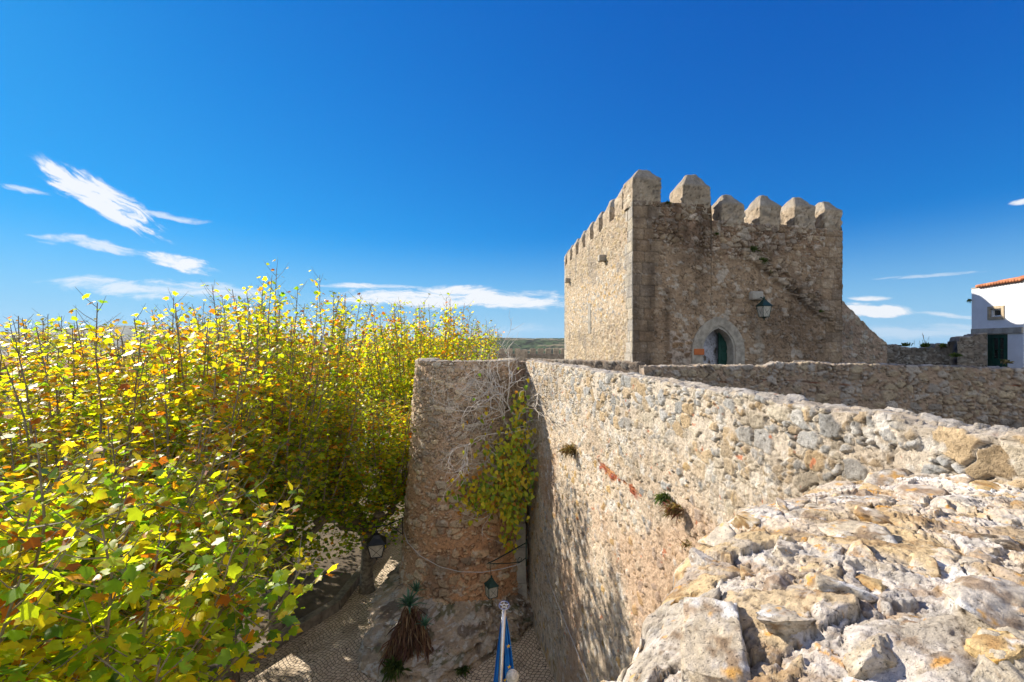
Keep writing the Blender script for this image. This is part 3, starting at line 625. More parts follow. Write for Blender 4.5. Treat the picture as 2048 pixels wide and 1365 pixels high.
def merlon(p, e, n, u0, u1, z0, zs, zt, th, seed, dz=.07):
    """block with a hipped top; p origin of the face, e along, n outward"""
    w_ = u1 - u0; nx_, ny_, nz_ = max(5, int(w_ / .055)), max(5, int(th / .055)), max(6, int((zs - z0) / .055))
    vs = []; idx = {}
    rows = [(z, 0.0) for z in np.linspace(z0, zs, nz_)]
    for f in np.linspace(0, 1, 7)[1:]: rows.append((zs + (zt - zs) * f, f))
    ring = [(a, 0) for a in np.linspace(0, 1, nx_)[:-1]] + [(1, b) for b in np.linspace(0, 1, ny_)[:-1]] + [(a, 1) for a in np.linspace(1, 0, nx_)[:-1]] + [(0, b) for b in np.linspace(1, 0, ny_)[:-1]]
    ring = np.array(ring); nr = len(ring); Pm = []
    for z, f in rows:
        sx_ = 1 - .72 * f; sy_ = 1 - .80 * f
        ov = .02 if 0 < f < .2 else 0
        a = u0 + w_ / 2 + (ring[:, 0] - .5) * w_ * sx_ * (1 + ov); b = -(th / 2 + (ring[:, 1] - .5) * th * sy_ * (1 + ov))
        Pm.append(np.stack([a, b, np.full(nr, z)], -1))
    Pm = np.array(Pm); a = Pm[..., 0]; b = Pm[..., 1]; z = Pm[..., 2]
    cu_ = ring[:, 0] - .5; cv_ = ring[:, 1] - .5; l = np.hypot(cu_, cv_) + 1e-6
    per = (np.arange(nr) / nr * 2 * (w_ + th))[None, :] + 0 * z + seed * 3.1
    h, c = rubble(per, z, .16, 1.6, seed=140 + seed, fill=.35, mw=.2, amp=.04, mortar=(.45, .36, .26), cols=((.42, .35, .27), (.50, .43, .33), (.36, .30, .23), (.45, .36, .26)))
    capm = sst(zs - .03, zs + .02, z); c = mixc(c, np.broadcast_to(np.array((.34, .30, .24)), c.shape) * (.7 + .6 * fb(per * 5, z * 5, 3, 4))[..., None], capm * .8)
    h = h + (fb(per * 3, z * 3, 5, 150 + seed, .6) - .5) * .09; c = c * (.6 + .8 * fb(per * 2.5, z * 2.5, 5, 155 + seed, .6))[..., None]
    a = a + h * (cu_ / l)[None, :]; b = b - h * (cv_ / l)[None, :]; z = z + capm * (fb(per * 3, z * 3, 3, 160 + seed) - .5) * .08
    W3 = np.stack([p[0] + e[0] * a + n[0] * b, p[1] + e[1] * a + n[1] * b, z], -1) - TO
    nrw = len(rows); fc = []
    for i in range(nrw - 1):
        for j in range(nr): j2 = (j + 1) % nr; fc.append((i * nr + j, i * nr + j2, (i + 1) * nr + j2, (i + 1) * nr + j))
    flat = [x for f in fc for x in f] + [(nrw - 1) * nr + j for j in range(nr)]; lt = [4] * len(fc) + [nr]
    return link('merlon', np_mesh('merlon', W3, flat, c, M_TOWER, True, lt), tower)
FM = [(1265.5, 1322, 405, 357, 336), (1366, 1421, 436, 372, 345), (1444, 1488, 448, 409, 386), (1520, 1561, 456, 413, 388), (1590, 1630, 462, 413, 392), (1650, 1683, 464, 420, 400)]
for k, (a, b, yb, ysh, yt) in enumerate(FM):
    mid = (a + b) / 2; merlon(TA, ef, nf_, FU(a) + (.003 if k == 0 else 0), FU(b), FZ(mid, yb) - .1, FZ(mid, ysh), FZ(mid, yt) + .05, .95 if k else .85, k)
for k in range(7):
    t0 = .088 + .128 * k; merlon(TA, el, nl, t0 * LL, (t0 + .075) * LL, CZ + 5.0, CZ + 5.75, CZ + 6.18, .55, 20 + k)
merlon(TA, el, nl, .975 * LL, LL, CZ + 5.0, CZ + 5.75, CZ + 6.18, .6, 29)
# corner merlon's flank is part of the first block; arrow slit and corbels on the sunny side
def LU(px): return hit(TA, el, px)
def LP(u, z, out=0.0): p = TA + el * u + nl * out; return Vector((p[0] - TO[0], p[1] - TO[1], z - TO[2]))
def face_box(mb_, PF, u0, u1, z0, z1, d0, d1):
    mb_.hexa([PF(u0, z0, d0), PF(u1, z0, d0), PF(u1, z0, d1), PF(u0, z0, d1)], [PF(u0, z1, d0), PF(u1, z1, d0), PF(u1, z1, d1), PF(u0, z1, d1)])
us = LU(1180); mb = MB(); zsl = CZ + 1.3
face_box(mb, LP, us - .28, us - .05, zsl - .75, zsl + .75, -.1, .05); face_box(mb, LP, us + .05, us + .28, zsl - .75, zsl + .75, -.1, .05); mb.build('slit_surround', M_BAND, tower, bevel=.015)
mb = MB(); face_box(mb, LP, us - .05, us + .05, zsl - .6, zsl + .6, -.1, .022); mb.build('arrow_slit', M_VOID, tower)
for px, z in ((1211, CZ + 3.7), (1140, CZ + 3.9)):
    u = LU(px); mb = MB(); face_box(mb, LP, u - .16, u + .16, z - .12, z + .16, -.05, .32); mb.build('corbel', M_BAND, tower, bevel=.05)
def FL(u, z, out=0.0): v = FP(u, z, out); return Vector((v.x - TO[0], v.y - TO[1], v.z - TO[2]))
u = FU(1508); z = FZ(1508, 592); mb = MB(); face_box(mb, FL, u - .22, u + .22, z - .17, z + .15, -.05, .24); mb.build('corbel', M_BAND, tower, bevel=.06)
# door surround (moulded pointed arch)
def arch_pts(hw, zs, za, n=14):
    zs_ = np.linspace(zs, za, n); return [(-arch_half(z, hw, zs, za) if z < za else 0.0, z) for z in zs_]
def arch_ring(hi, ho, zs, zai, zao, d0, d1, zb):
    inn = [(-hi, zb)] + [(float(x), z) for x, z in arch_pts(hi, zs, zai)]; out = [(-ho, zb)] + [(float(x), z) for x, z in arch_pts(ho, zs, zao)]
    inn = inn + [(-x, z) for x, z in inn[:-1][::-1]]; out = out + [(-x, z) for x, z in out[:-1][::-1]]
    m_ = MB(); n = len(inn); vs = []
    for d in (d0, d1):
        vs += [FL(uDc + x, z, d) for x, z in inn] + [FL(uDc + x, z, d) for x, z in out]
    fs = []
    for i in range(n - 1):
        fs += [(2 * n + i, 2 * n + i + 1, 3 * n + i + 1, 3 * n + i), (i, n + i, n + i + 1, i + 1), (i, i + 1, 2 * n + i + 1, 2 * n + i), (n + i, 3 * n + i, 3 * n + i + 1, n + i + 1)]
    m_.add(vs, fs); return m_
hwD = (uD1 - uD0) / 2 * 1.13
M_VOUS = mat('arch_stone', (.36, .32, .26), .92, 0, var=.28, scale=5, bump=.8, bscale=16)
arch_ring(hwD + .08, hwD + .44, zSpr - .05, zAp + .10, zAp + .42, -.02, .06, zFl).build('door_surround', M_VOUS, tower)
arch_ring(hwD, hwD + .09, zSpr, zAp, zAp + .11, -.55, .035, zFl).build('door_moulding', M_BAND, tower)
# voussoir joints as thin recess lines are left to the stone texture; whitewashed passage wall behind the opening
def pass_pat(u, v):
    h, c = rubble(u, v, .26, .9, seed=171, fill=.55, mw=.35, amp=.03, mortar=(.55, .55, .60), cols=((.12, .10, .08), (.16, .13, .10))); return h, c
pA = TA + ef * (uDc - hwD - .1) - nf_ * .16; pB = TA + ef * (uDc + .42) - nf_ * .60
shift(wall('passage_wall', [tuple(pA), tuple(pB)], zAp + .3, zFl - .1, .1, pass_pat, dv=.03, parent=tower, m=M_TOWER, nt=2, down=.3))
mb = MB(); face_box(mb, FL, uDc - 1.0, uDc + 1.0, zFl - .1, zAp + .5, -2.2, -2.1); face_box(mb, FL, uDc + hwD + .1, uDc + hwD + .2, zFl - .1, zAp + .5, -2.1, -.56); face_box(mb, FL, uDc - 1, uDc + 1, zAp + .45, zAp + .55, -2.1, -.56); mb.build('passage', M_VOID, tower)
# green door leaf
DS = .26; dl = MB(); x0, x1 = uDc + .02 + DS, uDc + hwD - .01 + DS; zz_ = np.linspace(zSpr, zAp, 12)
leaf = [(x0, zFl), (x1, zFl)] + [(uDc + DS + float(arch_half(z_, hwD, zSpr, zAp)) if z_ < zAp else uDc + DS, z_) for z_ in zz_]
leaf = [(max(a, x0), b) for a, b in leaf] ; leaf = leaf[:-1] + [(x0, zAp - .005)]
n = len(leaf); vs = [FL(a, b, -.36) for a, b in leaf] + [FL(a, b, -.42) for a, b in leaf]
dl.add(vs, [tuple(range(n)), tuple(range(n, 2 * n))[::-1]] + [(i, n + i, n + (i + 1) % n, (i + 1) % n) for i in range(n)])
dleaf = dl.build('door', M_GDOOR, tower)
for z0, z1 in ((zFl + .15, zFl + .6), (zFl + .7, zFl + 1.0), (zFl + 1.1, zFl + 1.45)):
    mb = MB(); face_box(mb, FL, x0 + .1, x1 - .1, z0, z1, -.36, -.33); mb.build('door_panel', M_GDOOR, dleaf, bevel=.015)
mb = MB(); face_box(mb, FL, FU(1386), FU(1406), FZ(1396, 710), FZ(1396, 698), .0, .085); mb.build('plaque', M_PLAQ, tower, bevel=.004)
# buttress carrying the old stair, flush to the right of the tower front
uE = FU(1774)
def butt_pat(u, v): 
    h, c = front_pat(u * 0 + 5.5 + u * .5, v - 0.0); h2_, c2 = rubble(u, v, .19, 1.5, seed=181, fill=.4, mw=.22, amp=.04, mortar=(.42, .31, .23), cols=((.46, .41, .34), (.43, .36, .27), (.52, .46, .38), (.37, .30, .22)))
    c2 = spots(u, v, c2, h2_, 182, (.5, .49, .46), .64, .72, 7, .7); c2 = mixc(c2, c2 * .55, sst(.5, .68, fb(u * .9, v * .9, 4, 183)) * .7); return h2_, c2
b0 = TA + ef * (LF - .02); b1 = TA + ef * uE
ztb = lambda s: CZ + 1.72 - (1.72 + .0) * (s / s.max()) ** .93
bt = shift(wall('buttress', [tuple(b0), tuple(b1)], ztb, CZ - 2.2, 1.6, butt_pat, dv=.036, parent=tower, m=M_TOWER, nt=16, down=1.0, amp_top=.05, seed=9, off=.004))

# ------------------------------------------------------------------ inner walls
def shade_pat(u, v):
    h, c = rubble(u, v, .20, 1.25, seed=191, fill=.2, mw=.16, amp=.05, rough=.02, mortar=(.42, .31, .22), cols=((.44, .39, .33), (.41, .33, .23), (.49, .43, .36), (.53, .43, .29), (.39, .34, .28), (.46, .36, .24)))
    h2_, c2 = ashlar(u, v, .05, .24, cols=((.36, .12, .06), (.40, .18, .09), (.30, .20, .14)), seed=192)
    bm = sst(0, .03, .07 - np.abs(v - (CZ - 1.05) + .05 * np.sin(u * 1.3)) - .1 * fb(u * 3, v * 3, 2, 193)) * sst(.42, .55, fb(u * .6, v * 0, 2, 194))
    c = mixc(c, c2, bm)
    up = sst(.55, .3, CZ - v + (fb(u * 1.5, v, 3, 197) - .5) * .2); c = mixc(c, np.broadcast_to(np.array((.30, .26, .22)), c.shape) * (.7 + .6 * fb(u * 7, v * 7, 3, 198))[..., None], up * .6)
    c = spots(u, v, c, h, 195, (.10, .085, .07), .58, .72, 1.6, .55); c = spots(u, v, c, h, 196, (.5, .48, .44), .70, .76, 8, .5)
    return h, c
W2 = [(3.80, 13.1), (7.30, 13.0), (9.2, 12.3), (13.4, 11.2)]
def w2top(s):
    st = sst(3.3, 3.75, s); return CZ - .63 + st * .20 - .02 * s * st
lowW = wall('low_wall', W2, w2top, CZ - 3.1, .6, shade_pat, dv=.03, m=M_TOWER, nt=9, down=1.5, amp_top=.04, seed=11)
tag(lowW, 'low shaded rubble wall with broken brick courses in front of the tower door', 'wall')
terr = MB(); terr.hexa([(1.2, 14.2, CZ - 4), (4.3, -3, CZ - 4), (30, -3, CZ - 4), (30, 40, CZ - 4)], [(1.2, 14.2, CZ - 3.0), (4.3, -3, CZ - 3.0), (30, -3, CZ - 3.0), (30, 40, CZ - 3.0)])
terr.hexa([(3.9, 13.3, CZ - 2.9), (7.3, 13.2, CZ - 2.9), (13.3, 11.5, CZ - 2.9), (30, 11.5, CZ - 2.9), ][:4], [(3.9, 13.3, CZ - 1.32), (7.3, 13.2, CZ - 1.32), (13.3, 11.5, CZ - 1.32), (30, 11.5, CZ - 1.32)]) if False else None
vs_ = [(3.9, 13.3), (7.3, 13.25), (13.4, 11.6), (30, 11.6), (30, 40), (3.9, 40)]
terr.add([(x, y, CZ - 3.2) for x, y in vs_] + [(x, y, CZ - 1.32) for x, y in vs_], [tuple(range(6, 12)), tuple(range(6))[::-1]] + [(i, (i + 1) % 6, 6 + (i + 1) % 6, 6 + i) for i in range(6)])
tag(terr.build('terrace', M_SOIL), kind='structure')
def foot_pat(u, v): return rubble(u, v, .2, 1.4, seed=201, fill=.3, mortar=(.30, .23, .17), cols=((.33, .29, .24), (.30, .25, .2), (.38, .33, .27)))
fw = wall('walkway_wall', [(.55, 19.5), (2.6, 17.2), (4.32, 15.55)], lambda s: CZ - .60 - .0 * s, CZ - 3, .5, foot_pat, dv=.05, m=M_TOWER, nt=5, down=1, amp_top=.03, seed=12)
tag(fw, 'low brown wall at the tower foot behind the rampart top', 'wall')
# ruined stepped wall between tower and house
ra = P(1770, HY, 18.6); rb_ = P(1912, HY, 17.8); rc = P(1914, HY, 17.3); rd = P(1974, HY, 16.95)
def ruin_top1(s): 
    px = np.interp(s, [0, np.hypot(rb_.x - ra.x, rb_.y - ra.y)], [1770, 1912]); yy = np.interp(px, [1770, 1800, 1806, 1845, 1870, 1873, 1912], [691, 691, 697, 698, 697, 690, 690]); return CZ - (yy - HY) / F * 18.2
def ruin_top2(s):
    px = np.interp(s, [0, np.hypot(rd.x - rc.x, rd.y - rc.y)], [1914, 1974]); yy = np.interp(px, [1890, 1894, 1917, 1920, 1946, 1949, 1974], [690, 684, 683, 675, 674, 669, 668]); return CZ - (yy - HY) / F * 17.1
r1 = wall('ruined_wall', [tuple(ra.xy), tuple(rb_.xy)], ruin_top1, CZ - 2.5, .6, lambda u, v: rubble(u, v, .17, 1.8, seed=211, fill=.1, amp=.06, mortar=(.22, .19, .16), cols=((.34, .32, .29), (.40, .38, .34), (.29, .25, .2))), dv=.04, m=M_TOWER, nt=8, amp_top=.03, seed=13)
tag(r1, 'low ruined grey wall with weeds on top between tower and white house', 'wall')
r2 = wall('stepped_wall', [tuple(rc.xy), tuple(rd.xy)], ruin_top2, CZ - 2.5, .8, lambda u, v: rubble(u, v, .18, 1.4, seed=212, fill=.2, amp=.05, mortar=(.29, .24, .19), cols=((.38, .34, .28), (.33, .28, .22), (.42, .38, .32))), dv=.04, m=M_TOWER, nt=8, amp_top=.02, seed=14)
tag(r2, 'short brown wall stepping up against the white house', 'wall')

# ------------------------------------------------------------------ white house
H1 = np.array(((1943 - 1024) / F * 18.0, 18.0)); H2 = np.array(((2047 - 1024) / F * 15.9, 15.9)); eh = (H2 - H1) / np.linalg.norm(H2 - H1); nh = np.array((eh[1], -eh[0]))
if nh[0] > 0: nh = -nh
LH = np.linalg.norm(H2 - H1); HO = np.array((H1[0], H1[1], CZ - 1.32))
def HU(px): return hit(H1, eh, px)
def HZ(px, py): return CZ - (py - HY) / F * (H1[1] + eh[1] * HU(px))
def HP(u, z, out=0.0): p = H1 + eh * u + nh * out; return Vector((p[0] - HO[0], p[1] - HO[1], z - HO[2]))
house = empty('white_house', tuple(HO)); tag(house, 'whitewashed house with green door and terracotta roof edge at the right', 'house')
zH = CZ + 2.2
mb = MB()                                   # front skin in pieces around window and door openings
uw0, uw1, zw0, zw1 = HU(1981), HU(2004), HZ(1992, 634), HZ(1992, 618)
ud0, ud1, zd1 = HU(1971), HU(2015), HZ(1990, 669)
Z0 = CZ - 1.32
def slab(m_, u0, u1, z0, z1, d0=-.3, d1=0.0): face_box(m_, HP, u0, u1, z0, z1, d0, d1)
slab(mb, 0, uw0, zd1, zH); slab(mb, uw1, LH, zd1, zH); slab(mb, uw0, uw1, zd1, zw0); slab(mb, uw0, uw1, zw1, zH); slab(mb, 0, ud0, Z0, zd1); slab(mb, ud1, LH, Z0, zd1)
slab(mb, 0, LH, Z0, zH, -4.0, -3.7); 
face_box(mb, HP, -.0, .3, Z0, zH, -3.7, -.3); face_box(mb, HP, LH - .3, LH, Z0, zH, -3.7, -.3)
mb.build('wall', M_WHITE, house)
mb = MB(); slab(mb, .02, LH - .01, HZ(1992, 668), HZ(1992, 656.5), -.05, .05); mb.build('lintel_band', M_BAND, house, bevel=.012)
mb = MB(); slab(mb, 0, LH, zH, zH + .04, -4, .02); mb.build('eaves', M_BAND, house)
rf = MB()
for i in range(16):                          # barrel tiles along the verge and eave
    u = .38 + i * (LH - .38) / 15
    rise = .06 * min(1, (u) / 1.6)
    for kk in range(5):
        d = -.0 - kk * .75
        pts = [HP(u, zH + .05 + rise * .5 + kk * .16, d + .12), HP(u, zH + .06 + rise * .5 + (kk + 1) * .16, d - .72)]
        rf.tube(pts, [.062, .05], 8)
rf.build('roof', M_TILE, house, smooth=True)
wd = MB()
for (a, b, c_, d_) in ((uw0 - .10, uw1 + .10, zw1, zw1 + .10), (uw0 - .10, uw1 + .10, zw0 - .10, zw0), (uw0 - .10, uw0, zw0, zw1), (uw1, uw1 + .10, zw0, zw1)): slab(wd, a, b, c_, d_, -.05, .035)
win = wd.build('window', M_WOOD, house)
wd = MB(); t_ = .05
for (a, b, c_, d_) in ((uw0, uw1, zw1 - t_, zw1), (uw0, uw1, zw0, zw0 + t_), (uw0, uw0 + t_, zw0 + t_, zw1 - t_), (uw1 - t_, uw1, zw0 + t_, zw1 - t_)): slab(wd, a, b, c_, d_, -.12, -.04)
wd.build('frame', M_WPAINT, win); wd = MB(); slab(wd, uw0, uw1, zw0, zw1, -.14, -.1); wd.build('pane', M_DGLASS, win)
wd = MB(); dw = (ud1 - ud0)
slab(wd, ud0, ud0 + .26 * dw, Z0, zd1, -.14, -.06); slab(wd, ud1 - .26 * dw, ud1, Z0, zd1, -.14, -.06); slab(wd, ud0 + .26 * dw, ud1 - .26 * dw, zd1 - .14, zd1, -.14, -.06); slab(wd, ud0 + .26 * dw, ud1 - .26 * dw, Z0, HZ(1990, 718), -.14, -.06)
hd = wd.build('door', M_GDOOR, house, bevel=.008)
wd = MB(); slab(wd, ud0 + .26 * dw, ud1 - .26 * dw, HZ(1990, 718), zd1 - .14, -.13, -.11); wd.build('pane', M_DGLASS, hd)
wd = MB(); um = (ud0 + ud1) / 2; slab(wd, um - .02, um + .02, HZ(1990, 718), zd1 - .14, -.11, -.07); slab(wd, ud0 + .26 * dw, ud1 - .26 * dw, HZ(1990, 700), HZ(1990, 699), -.11, -.08); wd.build('glazing_bar', M_GDOOR, hd)

# ------------------------------------------------------------------ lanterns, cable
def lantern(name, loc, wd, ht, rz, miron, label, bracket=None, cat='lantern', tp=(.30, .46)):
    """tapered four sided street lantern; loc is the middle of its body"""
    o = empty(name, loc, rz); tag(o, label, cat)
    b = wd * tp[0]; t = wd * tp[1]; hb = ht * .27; ht_ = ht * .22; r = wd * .03
    lo = [Vector((x * b, y * b, -hb)) for x, y in ((-1, -1), (1, -1), (1, 1), (-1, 1))]; hi = [Vector((x * t, y * t, ht_)) for x, y in ((-1, -1), (1, -1), (1, 1), (-1, 1))]
    fr = MB()
    for i in range(4):
        j = (i + 1) % 4; fr.tube([lo[i], hi[i]], r, 4); fr.tube([lo[i], lo[j]], r, 4); fr.tube([hi[i], hi[j]], r * 1.2, 4); fr.tube([lo[i], hi[j]], r * .35, 4); fr.tube([lo[j], hi[i]], r * .35, 4)
    fr.lathe((0, 0, -hb), [(.01, -ht * .16), (wd * .06, -ht * .13), (wd * .04, -ht * .09), (wd * .12, -ht * .05), (b * 1.1, 0)], 8)
    fr.build('frame', miron, o)
    for i in range(4):
        j = (i + 1) % 4; m_ = MB(); s_ = .96; m_.add([Vector((p.x * s_, p.y * s_, p.z)) for p in (lo[i], lo[j], hi[j], hi[i])], [(0, 1, 2, 3)]); m_.build('pane', M_GLASS, o)
    rf_ = MB(); q = t * 1.18; m1 = t * .55; m2 = t * .32
    r0 = [Vector((x * q, y * q, ht_)) for x, y in ((-1, -1), (1, -1), (1, 1), (-1, 1))]; r1_ = [Vector((x * m1, y * m1, ht_ + ht * .17)) for x, y in ((-1, -1), (1, -1), (1, 1), (-1, 1))]
    r2_ = [Vector((x * m2, y * m2, ht_ + ht * .27)) for x, y in ((-1, -1), (1, -1), (1, 1), (-1, 1))]; rf_.hexa(r0, r1_); rf_.hexa(r1_, r2_)
    rf_.lathe((0, 0, ht_ + ht * .27), [(m2, 0), (m2 * 1.2, ht * .02), (m2 * .5, ht * .05), (m2 * .6, ht * .10), (.005, ht * .17)], 10)
    rf_.build('roof', miron, o)
    if bracket:
        br = MB(); [br.tube(p, r_, 6) for p, r_ in bracket]; br.build('bracket', miron, o)
    return o
def scroll(c, r, t0, t1, ax, n=14, k=.6):
    return [Vector(c) + (Vector(ax) * math.cos(t) + Vector((0, 0, 1)) * math.sin(t)) * r * (1 - k * i / n) for i, t in enumerate(np.linspace(t0, t1, n))]
# on the tower front
p = FP(FU(1512), FZ(1512, 624), .42); rzf = math.atan2(ef[1], ef[0])
lantern('wall_lantern', p, .38, .80, rzf, M_GIRON, 'green lantern on the tower front right of the pointed doorway', [([(0, 0, .42), (0, .15, .5), (0, .42, .46)], .018), ([(0, .05, .3), (0, .42, .1)], .012)])
# black one hanging from a long arm on the bastion's left flank
p1 = P(753, 1096, 15.6); arm = P(806, 1052, 16.1) - p1
ax = Vector((1, 0, 0))
lantern('bracket_lantern', p1, .60, .95, .25, M_IRON, 'black lantern hanging from a long iron arm left of the bastion',
        [([(-.15, 0, .72), (.35, 0, .74), (arm.x + .1, arm.y, .76)], .022), ([(0, 0, .45), (0, 0, .72)], .015), (scroll((arm.x * .72, arm.y, .52), .20, math.pi * .6, -math.pi * 1.6, ax), .013), ([(arm.x + .08, arm.y, .76), (arm.x + .08, arm.y, .15)], .018), ([(arm.x + .05, arm.y, .2), (arm.x * .6, 0, .72)], .013)])
# green one at the rampart foot, arm reaching out from the sunny face
p2 = P(983, 1180, 13.4); wx = plane_x(14.2) - p2.x
lantern('hanging_lantern', p2, .36, .66, .45, M_GIRON, 'small green lantern on a scrolled arm fixed to the rampart face', tp=(.36, .41), bracket=
        [([(-.12, 0, .80), (.25, .2, .76), (wx, .75, .80)], .018), ([(0, 0, .28), (-.05, 0, .80)], .008), ([(-.05, 0, .78), (wx * .5, .4, .45), (wx * .85, .65, .28), (wx, .75, .32)], .014), (scroll((wx * .8, .62, .38), .12, 0, -math.pi * 1.8, (1, .6, 0)), .010), ([(wx, .75, .92), (wx, .75, .05)], .02)])
cb = MB(); A0 = P(807, 1060, 15.9); B0 = P(1042, 1128, 14.3); pts = []
ctl = [(807, 1060, 15.7), (815, 1085, 15.0), (840, 1112, 14.6), (880, 1134, 14.4), (920, 1144, 14.3), (965, 1145, 14.2), (1005, 1138, 14.1), (1042, 1128, 14.0)]
cb.tube([P(*c) for c in ctl], .012, 5); tag(cb.build('slack_cable', M_CABLE, smooth=True), 'pale slack cable looping across the bastion between the two lower lanterns', 'cable')
cb = MB(); ctl = []
for y_, z_ in ((13.9, CZ - 6.6), (12.2, CZ - 6.9), (10.5, CZ - 7.1), (9.2, CZ - 7.3), (8.0, CZ - 7.6)): ctl.append((plane_x(y_) - .09, y_, z_))
cb.tube(ctl, .012, 5); tag(cb.build('wall_cable', M_CABLE, smooth=True), 'thin pale cable clipped low along the sunlit rampart face', 'cable')

# ------------------------------------------------------------------ flagpoles
ft = P(1008, 1218, 8.6); fb_ = P(999.5, 1400, 8.45)
fp = empty('flagpole', (fb_.x, fb_.y, 0)); tag(fp, 'bright metal flagpole with a furled blue flag and round emblem finial', 'flagpole')
O_ = Vector((fb_.x, fb_.y, 0)); dpl = (ft - fb_).normalized(); base = fb_ + dpl * ((.0 - fb_.z) / dpl.z)
m_ = MB(); m_.tube([base - O_, ft - O_], [.055, .038], 14); m_.build('pole', M_ALU, fp, smooth=True)
m_ = MB(); ring = []
cc0 = ft + dpl * .06 - O_; tilt = Matrix.Rotation(math.radians(-72), 3, 'X')
m_.tube([cc0 + tilt @ Vector((math.cos(t) * .095, 0, math.sin(t) * .095)) for t in np.linspace(0, 2 * math.pi, 25)], .011, 6, cap=False)
for k in range(5):
    a1 = math.pi / 2 + k * 2 * math.pi * 2 / 5; a2 = a1 + 2 * math.pi * 2 / 5
    m_.tube([cc0 + tilt @ Vector((math.cos(a1) * .085, 0, math.sin(a1) * .085)), cc0 + tilt @ Vector((math.cos(a2) * .085, 0, math.sin(a2) * .085))], .006, 4)
m_.build('finial', M_ALU, fp)
# hanging cloth: folds gathered at the pole
nU, nV = 46, 60; V_ = []
for i in range(nU):
    for j in range(nV):
        f = i / (nU - 1); g_ = j / (nV - 1); zd = -.22 - 3.0 * g_
        wdt = .08 + .40 * min(1, g_ * 1.8) ** .8
        x = (f - .40) * wdt * 1.1 + .08 * g_; y = .10 + .055 * math.sin(f * 16 + g_ * 2.0) * (.3 + g_) + .03 * math.sin(f * 31)
        V_.append((ft.x - O_.x + x + dpl.x * zd, ft.y - O_.y + y + dpl.y * zd, ft.z + zd + (.03 * math.sin(f * 9))))
fme = np_mesh('flag', np.array(V_), grid_faces(nU, nV), None, M_FLAG, True); fl_ = link('flag', fme, fp)
so = fl_.modifiers.new('thickness', 'SOLIDIFY'); so.thickness = .004
def star(mb_, c, r, Rm):
    v = [c + Rm @ Vector((0, -.005, 0))] + [c + Rm @ Vector(((r if k % 2 == 0 else r * .4) * math.sin(k * math.pi / 5), 0, (r if k % 2 == 0 else r * .4) * math.cos(k * math.pi / 5))) for k in range(10)]
    mb_.add(v, [(0, 1 + k, 1 + (k + 1) % 10) for k in range(10)])
m_ = MB(); st0 = ft - O_
for dx, dz_ in ((.085, -.66), (.10, -1.05), (.02, -1.3)): m_ = MB(); star(m_, st0 + Vector((dx, -.07, dz_)), .045, Matrix.Rotation(.3, 3, 'Z')); m_.build('flag_star', M_YEL, fl_)
bt_ = P(1025, 1354, 8.0); fp2 = empty('ball_topped_pole', (bt_.x, bt_.y, 0)); tag(fp2, 'short pole with weathered pale ball top beside the blue flag', 'flagpole')
m_ = MB(); m_.lathe((0, 0, bt_.z), [(.115 * math.sin(a) + .001, -.115 * math.cos(a)) for a in np.linspace(0, math.pi, 14)], 20); m_.build('ball', M_BALL, fp2, smooth=True)
m_ = MB(); m_.tube([(0, 0, 0), (0, 0, bt_.z - .10)], .04, 12); m_.build('pole', M_ALU, fp2, smooth=True)
m_ = MB(); m_.add([(-.03, -.05, bt_.z - .12), (-.14, -.08, bt_.z - .22), (-.10, -.06, bt_.z - 1.0), (-.03, -.05, bt_.z - 1.0)], [(0, 1, 2, 3)]); q_ = m_.build('flag', M_YEL, fp2); q_.modifiers.new('t', 'SOLIDIFY').thickness = .006

# ------------------------------------------------------------------ ground, street, hills, far town wall, houses
def ground_z(x, y):
    r = np.hypot(x, y); return -.02 - 45 * sst(110, 420, r) 
gx = np.concatenate([-np.geomspace(6800, 3, 60), np.linspace(-2, 2, 5), np.geomspace(3, 6800, 60)]); G = np.stack(np.meshgrid(gx, gx + 20, indexing='ij'), -1); gz = ground_z(G[..., 0], G[..., 1])
gc = np.broadcast_to(np.array((.13, .12, .06)), gz.shape + (3,)) * (.6 + .8 * fb(G[..., 0] / 60, G[..., 1] / 60, 4, 3))[..., None]
go = link('ground', np_mesh('ground', np.concatenate([G, gz[..., None]], -1), grid_faces(len(gx), len(gx)), gc, M_HILL, True)); tag(go, kind='structure')
mc = bpy.data.materials.new('cobbles'); mc.use_nodes = True; t = NT(mc.node_tree); b = mc.node_tree.nodes['Principled BSDF']; g = t.n('ShaderNodeTexCoord')
mp = t.n('ShaderNodeMapping'); mp.inputs['Rotation'].default_value = (0, 0, .5); t.t.links.new(g.outputs['Object'], mp.inputs[0])
sep = t.n('ShaderNodeSeparateXYZ'); t.t.links.new(mp.outputs[0], sep.inputs[0]); cx = t.n('ShaderNodeCombineXYZ')
t.t.links.new(sep.outputs[0], cx.inputs[0]); t.t.links.new(t.m('MULTIPLY_ADD', t.m('SINE', t.m('MULTIPLY', sep.outputs[0], 5.0)), .10, sep.outputs[1]), cx.inputs[1])
vr = t.n('ShaderNodeTexVoronoi', feature='DISTANCE_TO_EDGE'); vr.inputs['Scale'].default_value = 8.5; vr.inputs['Randomness'].default_value = .42; t.t.links.new(cx.outputs[0], vr.inputs['Vector'])
vc = t.n('ShaderNodeTexVoronoi', feature='F1'); vc.inputs['Scale'].default_value = 8.5; vc.inputs['Randomness'].default_value = .42; t.t.links.new(cx.outputs[0], vc.inputs['Vector'])
sp = t.n('ShaderNodeSeparateColor'); t.t.links.new(vc.outputs['Color'], sp.inputs[0]); e_ = t.mr(vr.outputs['Distance'], .02, .11)
stc = t.mix(sp.outputs[0], (.58, .45, .31, 1), (.78, .64, .47, 1)); stc = t.mix(t.mr(t.noise(g.outputs['Object'], .8, 4), .45, .7), stc, (.40, .31, .21, 1))
t.t.links.new(t.mix(e_, (.08, .06, .045, 1), stc), b.inputs['Base Color']); b.inputs['Roughness'].default_value = .8
